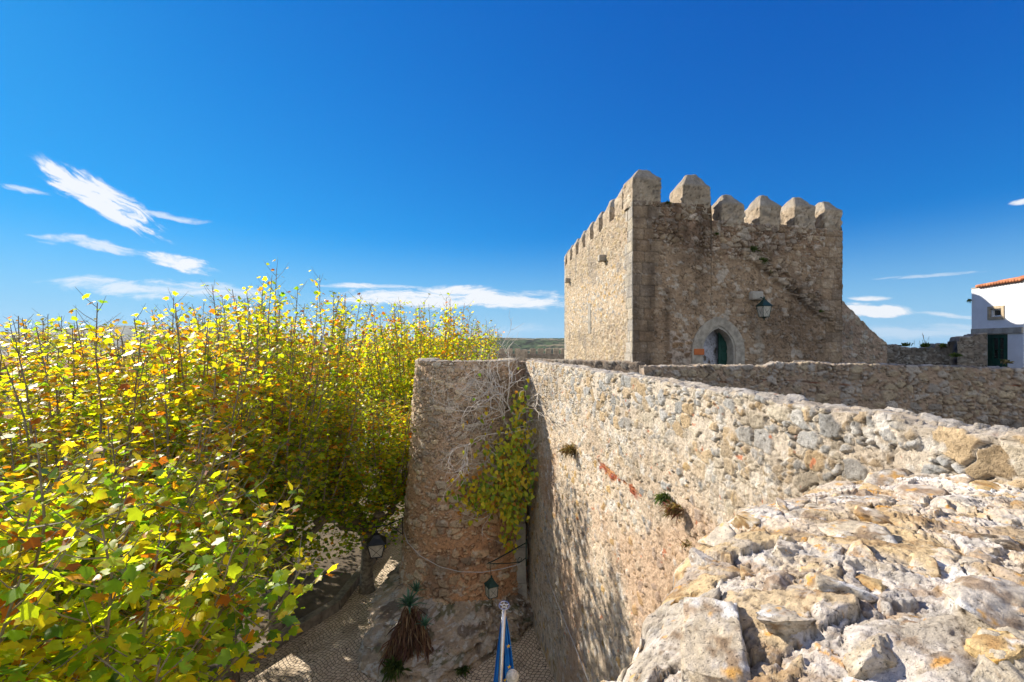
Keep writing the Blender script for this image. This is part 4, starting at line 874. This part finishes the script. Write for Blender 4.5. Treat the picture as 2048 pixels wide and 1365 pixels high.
bp = t.n('ShaderNodeBump'); bp.inputs['Strength'].default_value = .8; bp.inputs['Distance'].default_value = .03; t.t.links.new(e_, bp.inputs['Height']); t.t.links.new(bp.outputs[0], b.inputs['Normal'])
m_ = MB(); m_.add([(-30, -6, .004), (4, -6, .004), (4, 60, .004), (-30, 60, .004)], [(0, 1, 2, 3)]); tag(m_.build('cobbled_street', mc), kind='structure')
# raised bed edge under the trees
kb = MB(); ka = P(500, 1290, 14.4); 
pth = [Vector((-10.5, 9.0, 0)), Vector((-8.2, 13.0, 0)), Vector((-6.3, 16.3, 0)), Vector((-5.9, 24, 0)), Vector((-5.9, 40, 0))]
for a_, b_ in zip(pth[:-1], pth[1:]):
    d_ = (b_ - a_).normalized(); n_ = Vector((d_.y, -d_.x, 0)) * .16; kb.hexa([a_ - n_, b_ - n_, b_ + n_, a_ + n_], [p_ + Vector((0, 0, .34)) for p_ in (a_ - n_, b_ - n_, b_ + n_, a_ + n_)])
ko = kb.build('kerb', mat('kerb_stone', (.20, .17, .13), .95, 0, var=.4, scale=4, bump=.6), bevel=.02); tag(ko, kind='structure')
m_ = MB(); m_.add([(-30, -6, .2), (-13, -6, .2), (-10.6, 9, .2), (-8.3, 13, .2), (-6.4, 16.3, .2), (-6, 24, .2), (-6, 55, .2), (-30, 55, .2)], [tuple(range(8))]); tag(m_.build('tree_bed', M_SOIL), kind='structure')

def hill(name, x0, x1, y0, h0, depth, seed, col, base=-60, n=220):
    xs = np.linspace(x0, x1, n); f = np.linspace(0, 1, 60); X, Fv = np.meshgrid(xs, f, indexing='ij')
    prof = h0((X - x0) / (x1 - x0)); Z = base + (prof - base) * np.sin(np.clip(Fv, 0, 1) * math.pi / 2 * 1.25) + (fb(X / depth * 9, Fv * 9, 5, seed) - .5) * (h0(np.array([.5]))[0] - base) * .12 * Fv
    Z = Z + (fb(X / depth * 120, Fv * 100, 2, seed + 3)) * depth * .006
    c = np.array(col)[None, None] * (.25 + 1.5 * sst(.3, .7, fb(X / depth * 60, Fv * 50, 4, seed + 1, .65)))[..., None]
    fld = sst(.62, .68, fb(X / depth * 12, Fv * 30, 3, seed + 2)); c = mixc(c, np.broadcast_to(np.array((.30, .24, .15)), c.shape), fld * .7)
    o = link(name, np_mesh(name, np.stack([X, y0 + Fv * depth, Z], -1), grid_faces(n, 60), c, M_HILL, True)); tag(o, kind='structure'); return o
hill('hills', -400, 420, 900, lambda t: CZ + 9 + 10 * np.sin(t * 3.1) ** 2 + 5 * (fb(t * 9, t * 0, 3, 5) - .5), 600, 221, (.035, .055, .02))
hill('hills', -5200, -1800, 3800, lambda t: CZ + 130 + 60 * np.sin(t * 5) + 60 * (fb(t * 7, t * 0, 4, 6) - .5), 1500, 223, (.06, .08, .05), base=-80)
hill('hills', -2600, 1000, 3400, lambda t: CZ + 25 + 30 * (1 - t) + 25 * (fb(t * 9, t * 0, 4, 8) - .5), 1200, 224, (.05, .08, .04), base=-80)

# far town wall with square merlons
tw = empty('town_wall', (0, 80, 0)); tag(tw, 'distant crenellated town wall below the wooded hill', 'wall')
farp = lambda u, v: rubble(u, v, .5, 1.6, seed=231, amp=.05, fill=.3, mortar=(.34, .26, .19), cols=((.38, .31, .23), (.33, .27, .2)))
w0 = P(900, HY, 80).xy; w1 = P(1200, HY, 80).xy
o_ = wall('wall', [tuple(w0), tuple(w1)], CZ - 1.6, -2, 1.0, farp, dv=.22, m=M_FAR, nt=3, parent=tw, amp_top=.02); o_.location = (0, -80, 0)
M_FARM = mat('far_masonry', (.40, .31, .22), .9, 0, var=.3, scale=2.5, bump=.3); random.seed(5); px = 1000
while px < 1140:
    if not 1034 < px < 1052:
        x_ = (px + 4 - 1024) / F * 80; m_ = MB(); m_.box((x_, .3, CZ - 1.15), (.95, .5, .98)); m_.build('merlon', M_FARM, tw, bevel=.04)
    px += 15.5
m_ = MB(); x_ = (1043 - 1024) / F * 80; m_.box((x_, -.6, CZ - 2.2), (2.0, 2.4, 2.6)); m_.build('turret', M_FARM, tw, bevel=.05)

# village houses behind the trees
def vhouse(x, y, wx_, dy_, h, rz, label, n_win=3):
    o = empty('village_house', (x, y, 0), rz); tag(o, label, 'house', 'white houses of the village behind the trees')
    m_ = MB(); m_.box((0, 0, h / 2 - .5), (wx_, dy_, h + 1)); m_.build('wall', M_WHITE, o)
    r_ = MB(); a, b_ = wx_ / 2 + .3, dy_ / 2 + .3
    r_.add([(-a, -b_, h), (a, -b_, h), (a, b_, h), (-a, b_, h), (-a, 0, h + dy_ * .25), (a, 0, h + dy_ * .25)], [(0, 1, 5, 4), (2, 3, 4, 5), (0, 4, 3), (1, 2, 5), (0, 3, 2, 1)]); r_.build('roof', M_TILE, o)
    for k in range(n_win):
        for zf_ in (.3, .72):
            xx = (k + .5) / n_win * wx_ - wx_ / 2; m_ = MB(); m_.box((xx, -dy_ / 2 - .01, h * zf_), (.9, .1, 1.2)); wn_ = m_.build('window', M_DGLASS, o)
            m_ = MB(); [m_.box((xx + s_ * .5, -dy_ / 2 - .03, h * zf_), (.1, .14, 1.4)) for s_ in (-1, 1)]; [m_.box((xx, -dy_ / 2 - .03, h * zf_ + s_ * .65), (.9, .14, .1)) for s_ in (-1, 1)]; m_.build('frame', M_BAND, wn_)
    return o
vhouse(-14, 46, 11, 8, 6.0, .1, 'white village house with tiled roof, nearest behind the right end of the trees')
vhouse(-27, 50, 10, 8, 6.6, -.1, 'white village house with tiled roof behind the middle of the tree mass')
vhouse(-40, 47, 12, 9, 6.2, .15, 'broad white village house with tiled roof behind the left trees', 4)
vhouse(-52, 42, 10, 8, 6.5, .3, 'white village house with tiled roof, leftmost behind the trees')
vhouse(-33, 66, 14, 9, 7.4, 0, 'tall white village house with tiled roof rising behind the row of houses', 4)

# ------------------------------------------------------------------ plane trees
LEAF2 = []                                   # palmate outline, stem at the origin, tip along +Y, unit length
for a, r in ((-160, .34), (-128, .60), (-104, .50), (-84, .66), (-66, .86), (-44, .58), (-28, .72), (-12, .80), (0, 1.0), (12, .80), (28, .72), (44, .58), (66, .86), (84, .66), (104, .50), (128, .60), (160, .34)):
    LEAF2.append((math.sin(math.radians(a)) * r * .62, .25 + math.cos(math.radians(a)) * r * .62))
LEAF2 = np.array(LEAF2)
HEART2 = np.array([(0, 0), (-.28, -.06), (-.42, .15), (-.36, .45), (-.16, .75), (0, 1.0), (.16, .75), (.36, .45), (.42, .15), (.28, -.06)])
def leaves_mesh(name, pos, direc, nrm, size, col, m, shape=LEAF2, curl=.12):
    pos = np.asarray(pos); d = np.asarray(direc); n = np.asarray(nrm); d /= np.linalg.norm(d, axis=1)[:, None]; s = np.cross(d, n); s /= (np.linalg.norm(s, axis=1)[:, None] + 1e-9); n = np.cross(s, d)
    K = len(shape); N = len(pos); rs = np.random.default_rng(N); cur = (rs.random(N) ** 2 * 2.6 - .35)[:, None, None]; size = np.asarray(size)[:, None, None]
    zz = -(np.abs(shape[:, 0]) * 1.0) ** 1.5 * curl * 3 - (shape[:, 1] ** 2) * curl
    ctr = np.array((0, .25))
    sh = np.concatenate([shape, ctr[None]], 0); zc = np.concatenate([zz, [0]])
    V = pos[:, None, :] + size * (s[:, None, :] * sh[None, :, 0:1] + d[:, None, :] * sh[None, :, 1:2] + n[:, None, :] * zc[None, :, None] * cur)
    idx = np.arange(K); tri = np.stack([np.full(K, K), idx, (idx + 1) % K], -1); F_ = (np.arange(N)[:, None, None] * (K + 1) + tri[None]).reshape(-1, 3)
    cc = np.repeat(np.asarray(col)[:, None, :], K + 1, 1) * (.84 + .32 * rs.random((N, K + 1, 1)))
    rim = (rs.random(N) < .30)[:, None, None] * (rs.random((N, K + 1, 1)) < .5); rim[:, K] = 0; cc = cc * (1 - .6 * rim) + np.array((.34, .15, .02)) * .6 * rim
    return np_mesh(name, V.reshape(-1, 3), F_, cc.reshape(-1, 3), m, False)
LEAFCOL = {'y': (.56, .46, .02), 'yg': (.36, .43, .015), 'g': (.17, .29, .018), 'dg': (.07, .15, .02), 'o': (.60, .27, .015), 'b': (.36, .11, .015)}
def leaf_cols(zrel, rng, lowdark=.0):
    """zrel 0 bottom .. 1 top of the crown: the old leaves at the top have turned"""
    N = len(zrel); keys = ['y', 'yg', 'g', 'dg', 'o', 'b']; lo = np.array((.04, .30, .42, .21, .02, .01)); md = np.array((.23, .42, .22, .05, .05, .03)); hi = np.array((.44, .24, .05, .01, .15, .11))
    z = zrel[:, None]; w_ = np.where(z < .5, lo + (md - lo) * z * 2, md + (hi - md) * (z * 2 - 1)); w_ = np.cumsum(w_ / w_.sum(1, keepdims=True), 1)
    k = (rng.random(N)[:, None] > w_).sum(1).clip(0, 5); c = np.array([LEAFCOL[q] for q in keys])[k]
    return c * (.75 + .5 * rng.random(N))[:, None]
def make_tree(seed, H, crownR, n_shoot, twig_gap, leaf_per, leaf=.165, lowz=3.3):
    rng = np.random.default_rng(seed); root = empty('plane_tree', (0, 0, 0))
    trunk = MB(); hh = 3.5 + rng.random() * .4
    trunk.tube([(0, 0, -.2), (.02, 0, .25), (.05, .03, 1.2), (.0, .05, 2.4), (.03, 0, hh)], [.36, .27, .22, .22, .30], 12)
    heads = []
    for k in range(6):
        a = k * math.pi / 3 + rng.random() * .6; r = crownR * (.30 + .22 * rng.random()); z1 = hh + .5 + rng.random() * 1.1
        pts = [Vector((0, 0, hh - .25)), Vector((math.cos(a) * r * .5, math.sin(a) * r * .5, hh + .15)), Vector((math.cos(a) * r, math.sin(a) * r, z1 - .3)), Vector((math.cos(a) * r * 1.03, math.sin(a) * r * 1.03, z1))]
        trunk.tube(pts, [.20, .15, .12, .20], 9)
        trunk.lathe(pts[-1] + Vector((0, 0, -.1)), [(.05, -.14), (.19, -.05), (.22, .08), (.12, .2), (.02, .24)], 9); heads.append(pts[-1])
    trunk.build('trunk', M_BARK, root, smooth=True)
    sh = MB(); tw_ = MB(); LP_, LD, LN, LS = [], [], [], []
    for k in range(n_shoot):
        h0 = heads[k % 6]; a = math.atan2(h0.y, h0.x) + (rng.random() - .5) * 2.4; out = crownR * (.1 + .75 * rng.random() ** .7); top = H * (.91 + .09 * rng.random()) - .42 * out
        if rng.random() < .16: top = H * (.50 + .3 * rng.random()); out = crownR * (.55 + .4 * rng.random())
        e = Vector((h0.x * .75 + math.cos(a) * out, h0.y * .75 + math.sin(a) * out, top)); n = 7; pts = []
        wob = (rng.random((n, 2)) - .5) * .14
        for i in range(n):
            f = i / (n - 1); ff = f ** .62; p_ = Vector((h0.x + (e.x - h0.x) * ff, h0.y + (e.y - h0.y) * ff, h0.z + (e.z - h0.z) * f)); p_.x += wob[i, 0] * f; p_.y += wob[i, 1] * f; pts.append(p_)
        L = (pts[-1] - pts[0]).length; r0 = .018 + .0032 * L; sh.tube(pts, [r0 * (1 - .86 * i / (n - 1)) + .003 for i in range(n)], 5, cap=False)
        s_ = .25
        while s_ < L - .08:
            f = s_ / L * (n - 1); i = min(int(f), n - 2); p_ = pts[i].lerp(pts[i + 1], f - i); az = rng.random() * 6.283; el_ = .35 + rng.random() * .5; frac = s_ / L
            ln = (.35 + .65 * rng.random()) * (1.12 - .62 * frac) + .1; d_ = Vector((math.cos(az) * math.cos(el_), math.sin(az) * math.cos(el_), math.sin(el_)))
            q1 = p_ + d_ * ln * .55; q2 = p_ + d_ * ln + Vector((0, 0, .14 * ln)); tw_.tube([p_, q1, q2], [.008, .006, .003], 3, cap=False)
            nl_ = max(1, int(leaf_per * (.5 + ln) * (1.0 if frac < .88 else .4)))
            for j in range(nl_):
                g_ = .15 + .85 * (j + rng.random()) / nl_; b_ = p_.lerp(q1, min(1, g_ * 1.8)) if g_ < .55 else q1.lerp(q2, (g_ - .55) / .45)
                az2 = rng.random() * 6.283; dd = Vector((math.cos(az2), math.sin(az2), -.25 + .5 * rng.random() - .35)); LP_.append(b_ + dd * .06); LD.append(dd); nn = Vector((rng.normal() * .62, rng.normal() * .62, 1)); LN.append(nn); LS.append(leaf * (.45 + .85 * rng.random()))
            s_ += twig_gap * (.6 + .8 * rng.random())
    # low epicormic growth round the heads and hanging skirts
    for k in range(int(n_shoot * 2.5)):
        a = rng.random() * 6.283; r = crownR * (.25 + .75 * rng.random()); z1 = lowz + rng.random() ** 1.2 * 4.5; p_ = Vector((math.cos(a) * r * .5, math.sin(a) * r * .5, z1 + .2)); q2 = Vector((math.cos(a) * r, math.sin(a) * r, z1)); q1 = (p_ + q2) / 2 + Vector((0, 0, .2)); tw_.tube([p_, q1, q2], [.012, .008, .003], 3, cap=False)
        for j in range(int(leaf_per * 5)):
            g_ = .2 + .8 * rng.random(); b_ = p_.lerp(q2, g_) + Vector((rng.normal() * .22, rng.normal() * .22, rng.normal() * .22)); az2 = rng.random() * 6.283
            LP_.append(b_); LD.append(Vector((math.cos(az2), math.sin(az2), -.5))); LN.append(Vector((rng.normal() * .65, rng.normal() * .65, 1))); LS.append(leaf * (.45 + .85 * rng.random()))
    sh.build('limb', M_SHOOT, root, smooth=True)
    cr_ = tw_.build('twigs', M_SHOOT, root)
    Pz = np.array(LP_); zrel = np.clip((.02 if seed == 310 else .0) + (Pz[:, 2] - 3.0) / (8.6) + rng.normal(size=len(Pz)) * .08 + (fb(Pz[:, 0] * 1.1 + 9, Pz[:, 1] * 1.1 + Pz[:, 2] * .8, 3, seed) - .5) * .7, 0, 1)
    lm = leaves_mesh('crown', Pz, np.array(LD), np.array(LN), LS, leaf_cols(zrel, rng), M_LEAF); cr = link('crown', lm, root)
    return root
def copy_tree(o, parent=None):
    c = o.copy(); C.objects.link(c)
    if parent is not None: c.parent = parent
    for ch in [x for x in C.objects if x.parent == o]: copy_tree(ch, c)
    return c
protos = [make_tree(301, 11.6, 2.7, 46, .155, 6.8), make_tree(302, 11.9, 2.8, 48, .155, 6.6), make_tree(303, 11.4, 2.6, 46, .155, 6.8)]
low = make_tree(310, 8.9, 2.9, 66, .11, 10.0, leaf=.150)
TREES = [(0, -8.7, 10.6, .3, .915, 'autumn plane tree with upright bare-tipped shoots, second from the left in the front row'),
         (1, -8.2, 16.6, 1.9, 1.04, 'tall yellow-green plane tree in the middle, with the highest leafy top'),
         (2, -7.7, 14.9, 2.2, .76, 'shorter green plane tree between the pollard heads and the lantern'),
         (0, -8.0, 12.8, 5.0, .955, 'plane tree in front of the tallest one, dark pollard heads showing between its leaves'),
         (2, -5.6, 17.6, 4.0, .70, 'plane tree with thick bare trunk on the cobbles, just left of the bastion'),
         (0, -4.6, 23.0, 2.2, 1.06, 'yellow plane tree rising behind the left edge of the bastion'),
         (1, -3.5, 30.5, 5.2, .99, 'farthest small yellow tree top above the bastion rim'),
         (2, -12.4, 9.4, 5.5, .86, 'autumn plane tree at the left edge of the photo with orange-tipped top'),
         (1, -13.4, 21.5, 3.3, 1.0, 'plane tree behind the front row, left of the middle peak'),
         (0, -10.2, 24.5, .9, .93, 'plane tree far back between the middle peak and the bastion'),
         (2, -15.2, 16.0, 2.6, .97, 'plane tree in the back row behind the left part of the foliage'),
         (2, -7.6, 29.5, 1.2, 1.0, 'plane tree at the back, seen over the gap before the bastion'),
         (0, -7.5, 8.9, 3.8, .75, 'lower greener plane tree in front, its shoots rising from dark pollard heads')]
used = set()
for k, x, y, rz, sc_, lab in TREES:
    o = protos[k] if k not in used else copy_tree(protos[k]); used.add(k)
    o.location = (x, y, 0); o.rotation_euler = (0, 0, rz); o.scale = (1, 1, sc_); tag(o, lab, 'tree', 'plane trees in autumn leaf along the street')
low.location = (-5.6, 4.2, 0); tag(low, 'nearest plane tree filling the lower left corner with large bright yellow leaves', 'tree', 'plane trees in autumn leaf along the street')

# ------------------------------------------------------------------ climbing plant in the corner
rng = np.random.default_rng(77)
vine = empty('climbing_plant', (.35, 15.6, 0)); tag(vine, 'straggling climber with bare pale branches and yellow leaves in the corner of bastion and rampart', 'climbing plant')
VO = Vector((.35, 15.6, 0)); vb = MB(); VLp, VLd, VLn, VLs = [], [], [], []
def grow(p, d, ln, r, depth):
    pts = [p]; n = max(3, int(ln / .12)); dd = d.copy()
    for i in range(n):
        dd = (dd + Vector((rng.normal() * .22, rng.normal() * .12, rng.normal() * .22 + .01))).normalized(); pts.append(pts[-1] + dd * ln / n)
        q = pts[-1]
        if q.y > 15.9 - .35 * max(0, -q.x): q.y = 15.9 - .35 * max(0, -q.x)
        if depth > 0 and rng.random() < .42 and i > 0:
            a = (rng.random() - .5) * 2.4; nd = Vector((dd.x * math.cos(a) - dd.z * math.sin(a), dd.y - .15, dd.x * math.sin(a) + dd.z * math.cos(a))).normalized(); grow(q.copy(), nd, ln * (.35 + .4 * rng.random()), r * .6, depth - 1)
    vb.tube([v - VO for v in pts], [r * (1 - .7 * i / n) for i in range(n + 1)], 5, cap=False)
for (px, py, dx, dz_, ln, r) in ((1040, 1000, -.2, 1, 2.0, .04), (1030, 880, -.5, .9, 1.9, .035), (1030, 830, -.8, .9, 1.9, .03), (1020, 870, -1, .3, 1.8, .025), (1035, 850, .1, 1, 1.9, .03),
                                  (1030, 900, -1, -.1, 1.7, .02), (1030, 960, -1, .4, 1.5, .02), (1010, 800, -.4, 1, 1.4, .022), (1035, 950, -1, -.5, 1.6, .02), (1000, 760, -.3, .9, .9, .015), (1010, 830, -.9, .6, 2.0, .022), (1015, 810, -.6, .8, 1.7, .022), (1000, 790, -.15, 1, 1.3, .02), (1020, 780, -.9, .2, 1.5, .016), (1030, 1010, -1, .1, 1.4, .018), (1005, 790, -1, .35, 1.5, .018), (1020, 820, -1, -.4, 1.6, .016)):
    grow(P(px, py, 15.1), Vector((dx, -.12, dz_)).normalized(), ln, r, 3)
vb.build('branches', M_TWIG, vine, smooth=True)
def blob_leaves(px, py, sx_, sy_, n, Z=14.95, s0=.13):
    for k in range(n):
        q = P(px + rng.normal() * sx_, py + rng.normal() * sy_, Z - rng.random() * .5)
        lim = plane_x(q.y) - .12
        if q.x > lim: q.x = lim - rng.random() * .1
        VLp.append(q - VO); VLd.append(Vector((rng.normal() * .5, -.2, -1))); VLn.append(Vector((-.3 + rng.normal() * .5, -1, .4 + rng.normal() * .4))); VLs.append(s0 * (.6 + .8 * rng.random()))
for bl in ((1040, 860, 12, 40, 60), (1020, 940, 26, 36, 170), (1000, 990, 34, 24, 120), (1042, 850, 10, 35, 60), (1035, 930, 14, 40, 190), (1005, 960, 28, 28, 210), (960, 985, 26, 20, 110), (930, 975, 18, 18, 45), (1030, 1000, 12, 30, 130), (1020, 1050, 8, 30, 60), (985, 1010, 30, 14, 60), (1000, 900, 25, 18, 60), (975, 830, 20, 30, 16), (1045, 800, 6, 30, 20), (945, 1030, 10, 15, 10), (1012, 1085, 6, 14, 14)): blob_leaves(*bl)
VLp = np.array([tuple(v) for v in VLp]); N_ = len(VLp); kk = rng.random(N_)
vc_ = np.where((kk < .38)[:, None], np.array((.42, .46, .03)), np.where((kk < .62)[:, None], np.array((.16, .28, .03)), np.where((kk < .90)[:, None], np.array((.62, .50, .03)), np.array((.45, .2, .03))))) * (.7 + .5 * rng.random(N_))[:, None]
link('foliage', leaves_mesh('foliage', VLp, np.array([tuple(v) for v in VLd]), np.array([tuple(v) for v in VLn]), VLs, vc_, M_VINE, HEART2, .08), vine)

# ------------------------------------------------------------------ weeds, tufts, aloes
def tuft(name, loc, r, n, col, label, hgt=1.0, cat='plant', group=None, nrm=(0, 0, 1), lean=.9, w_=.012):
    o_loc = Vector(loc); V = []; Fc = []; CL = []
    nv_ = Vector(nrm).normalized()
    for k in range(n):
        d = (nv_ * hgt + Vector((rng.normal(), rng.normal(), rng.normal())) * lean * .6).normalized(); L = r * (.4 + .7 * rng.random()); b = Vector((rng.normal() * r * .25, rng.normal() * r * .12, rng.normal() * r * .12 * (1 - abs(nv_.z)))); s = d.cross(Vector((rng.normal(), rng.normal(), rng.normal()))).normalized() * w_ * (.6 + .8 * rng.random())
        o0 = len(V); m1 = b + d * L * .55 + Vector((0, 0, .02)); t1 = b + d * L + Vector((0, 0, -L * .25)); V += [b - s * .5, b + s * .5, m1 + s, t1, m1 - s]; Fc += [o0, o0 + 1, o0 + 2, o0 + 3, o0 + 4]
        c = np.array(col[int(rng.random() * len(col))]) * (.7 + .6 * rng.random()); CL += [c] * 5
    me = np_mesh(name, np.array([tuple(v) for v in V]), Fc, np.array(CL), M_WEED, False, [5] * n); o = link(name, me); o.location = o_loc; tag(o, label, cat, group); return o
GR = [(.08, .13, .03), (.12, .15, .04), (.05, .09, .02)]; DRY = [(.30, .22, .12), (.20, .12, .06), (.14, .09, .04), (.10, .11, .03)]; PUR = [(.16, .06, .06), (.12, .10, .04), (.2, .1, .06)]
def onface(px, py, out=.06):
    q = (px - 1024) / F; Z = 3.466 / (q + .178); return Vector((plane_x(Z) - out, Z, CZ - (py - HY) / F * Z))
nl3 = (-1, -.18, .1)
tuft('dry_weed', onface(1150, 903), .34, 420, DRY, 'dry brown weed bush growing from the rampart face above the bricks', nrm=(-1, -.4, .6), w_=.005, lean=1.3)
tuft('green_weed', onface(1340, 997), .15, 260, GR, 'small green weed on the rampart face right of the bricks', nrm=nl3, w_=.006)
tuft('dry_weed', onface(1362, 1020), .2, 260, PUR + DRY, 'reddish dry weed below the green one on the rampart face', nrm=nl3, w_=.005)
tuft('dry_weed', onface(1385, 1090), .14, 50, DRY, 'sparse dead stems on the rampart face beside the near rocks', nrm=nl3, w_=.004)
for (px, py, r, n, lab) in ((1503, 500, .22, 120, 'dark green tuft near the top of the lost stair line on the tower'), (1520, 524, .24, 130, 'wide green tuft on the lost stair line, below the topmost tuft'), (1537, 544, .12, 50, 'small green tuft halfway down the lost stair line'), (1637, 624, .12, 60, 'green tuft low on the stair line near the buttress'), (1431, 470, .10, 50, 'lone green tuft high on the tower front under the third merlon'), (1333, 408, .14, 40, 'weed growing on the parapet between the first two merlons')):
    tuft('wall_tuft', FP(FU(px), FZ(px, py), .05), r, n, GR, lab, nrm=(.15, -1, .5), w_=.012)
for (px, py, Z, r, n, lab) in ((1812, 693, 18.0, .22, 90, 'low green weeds on the left of the ruined wall top'), (1850, 695, 18.0, .26, 160, 'spreading green weeds on the middle of the ruined wall top'), (1885, 694, 17.8, .2, 80, 'green weeds beside the steps of the ruined wall'), (1911, 714, 16.9, .22, 120, 'bright green weed hanging in the corner of the ruined wall'), (2010, 727, 15.0, .2, 50, 'dry weed at the foot of the green house door'), (1965, 574, 17.5, .16, 60, 'dark weeds on the roof corner of the white house')):
    tuft('roadside_weed', P(px, py, Z), r, n, GR + [(.16, .2, .03)] if 'dry' not in lab else DRY, lab, nrm=(0, -.2, 1), w_=.014)
tuft('hanging_weed', P(1941, 600, 18.05), .14, 60, GR, 'dark creeper on the left edge of the white house', nrm=(-1, 0, -.5), w_=.012)
tuft('tall_weed', P(1843, 692, 18), .65, 9, DRY, 'tall thin dead stalks rising from the ruined wall', nrm=(0, 0, 1), lean=.2, w_=.008)
# outcrop plants
tuft('outcrop_weed', P(790, 1335, 12.9), .45, 260, GR, 'green weeds in a hollow of the rock under the dead fronds', nrm=(0, -1, .6), w_=.025)
tuft('outcrop_weed', P(884, 1310, 13.4), .32, 160, GR, 'green weeds on the rock at the right of the dead fronds', nrm=(0, -1, .6), w_=.02)
tuft('outcrop_weed', P(925, 1340, 13.2), .3, 90, GR, 'small sparse weeds low on the outcrop rock', nrm=(0, -1, .6), w_=.018)
dc = P(826, 1266, 13.6); V = []; Fl = []; Cl = []; nfr = 1100
for k in range(nfr):
    f = rng.random() ** .75; wd_ = .18 + .62 * f; x = (rng.random() * 2 - 1) * wd_ - .05; z = .78 - 1.35 * f; y = -.45 * f - .15 * math.cos(x * 1.8) + rng.normal() * .10 + .25
    b_ = Vector((x, y, z)); L = .22 + .32 * rng.random(); d = Vector((x * .35 + rng.normal() * .28, -.55 + rng.normal() * .25, -.75 + rng.normal() * .35)).normalized(); sd_ = d.cross(Vector((rng.normal(), -1, rng.normal()))).normalized() * (.010 + .020 * rng.random())
    m1 = b_ + d * L * .5 + Vector((0, -.04, .03)); t1 = b_ + d * L + Vector((rng.normal() * .03, .02, -.07)); V += [b_ - sd_ * .6, b_ + sd_ * .6, m1 + sd_, t1, m1 - sd_]; Fl += [5 * k + q for q in range(5)]
    c = np.array(((.20, .11, .065), (.11, .055, .035), (.30, .20, .12), (.15, .07, .05))[int(rng.random() * 4)]) * (.6 + .7 * rng.random()); Cl += [c] * 5
dvo = link('dead_fronds', np_mesh('dead_fronds', np.array([tuple(v) for v in V]), Fl, np.array(Cl), M_WEED, False, [5] * nfr)); dvo.location = dc; tag(dvo, 'shaggy mass of dead brown aloe fronds hanging over the outcrop', 'plant')
def aloe(loc, r, n, label):
    o = MB()
    for k in range(n):
        a = k * 2.4 + rng.random() * .3; el_ = .15 + 1.2 * (k / n); L = r * (.75 + .4 * rng.random()); d = Vector((math.cos(a) * math.cos(el_), math.sin(a) * math.cos(el_), math.sin(el_))); s = Vector((-math.sin(a), math.cos(a), 0)) * r * .07
        b = d * .02; m1 = d * L * .5 + Vector((0, 0, .03)); t1 = d * L + Vector((0, 0, -.16 * L)); up_ = Vector((0, 0, r * .02)); o.add([b - s, b + s, b - up_, m1 - s * .8, m1 + s * .8, m1 - up_ * 1.5, t1], [(0, 1, 4, 3), (1, 2, 5, 4), (2, 0, 3, 5), (3, 4, 6), (4, 5, 6), (5, 3, 6)])
    ob = o.build('aloe', M_ALOE, loc=loc); tag(ob, label, 'plant', 'aloe rosettes on the outcrop'); return ob
aloe(P(818, 1212, 13.6), .58, 30, 'largest blue-green aloe rosette above the dead fronds'); aloe(P(832, 1183, 14.4), .40, 24, 'upper aloe rosette against the bastion foot'); aloe(P(850, 1252, 13.1), .36, 20, 'small aloe rosette at the right of the dead fronds')

# ------------------------------------------------------------------ air
hz_ = MB(); hz_.box((0, 20, 88), (13700, 13800, 310)); ho = hz_.build('haze', bpy.data.materials.new('air')); tag(ho, kind='stuff')
am = ho.data.materials[0]; am.use_nodes = True; an = am.node_tree.nodes; an.remove(an['Principled BSDF']); pv = an.new('ShaderNodeVolumePrincipled')
pv.inputs['Density'].default_value = .00003; pv.inputs['Color'].default_value = (.75, .86, 1.0, 1); pv.inputs['Anisotropy'].default_value = .2
am.node_tree.links.new(pv.outputs[0], an['Material Output'].inputs['Volume'])
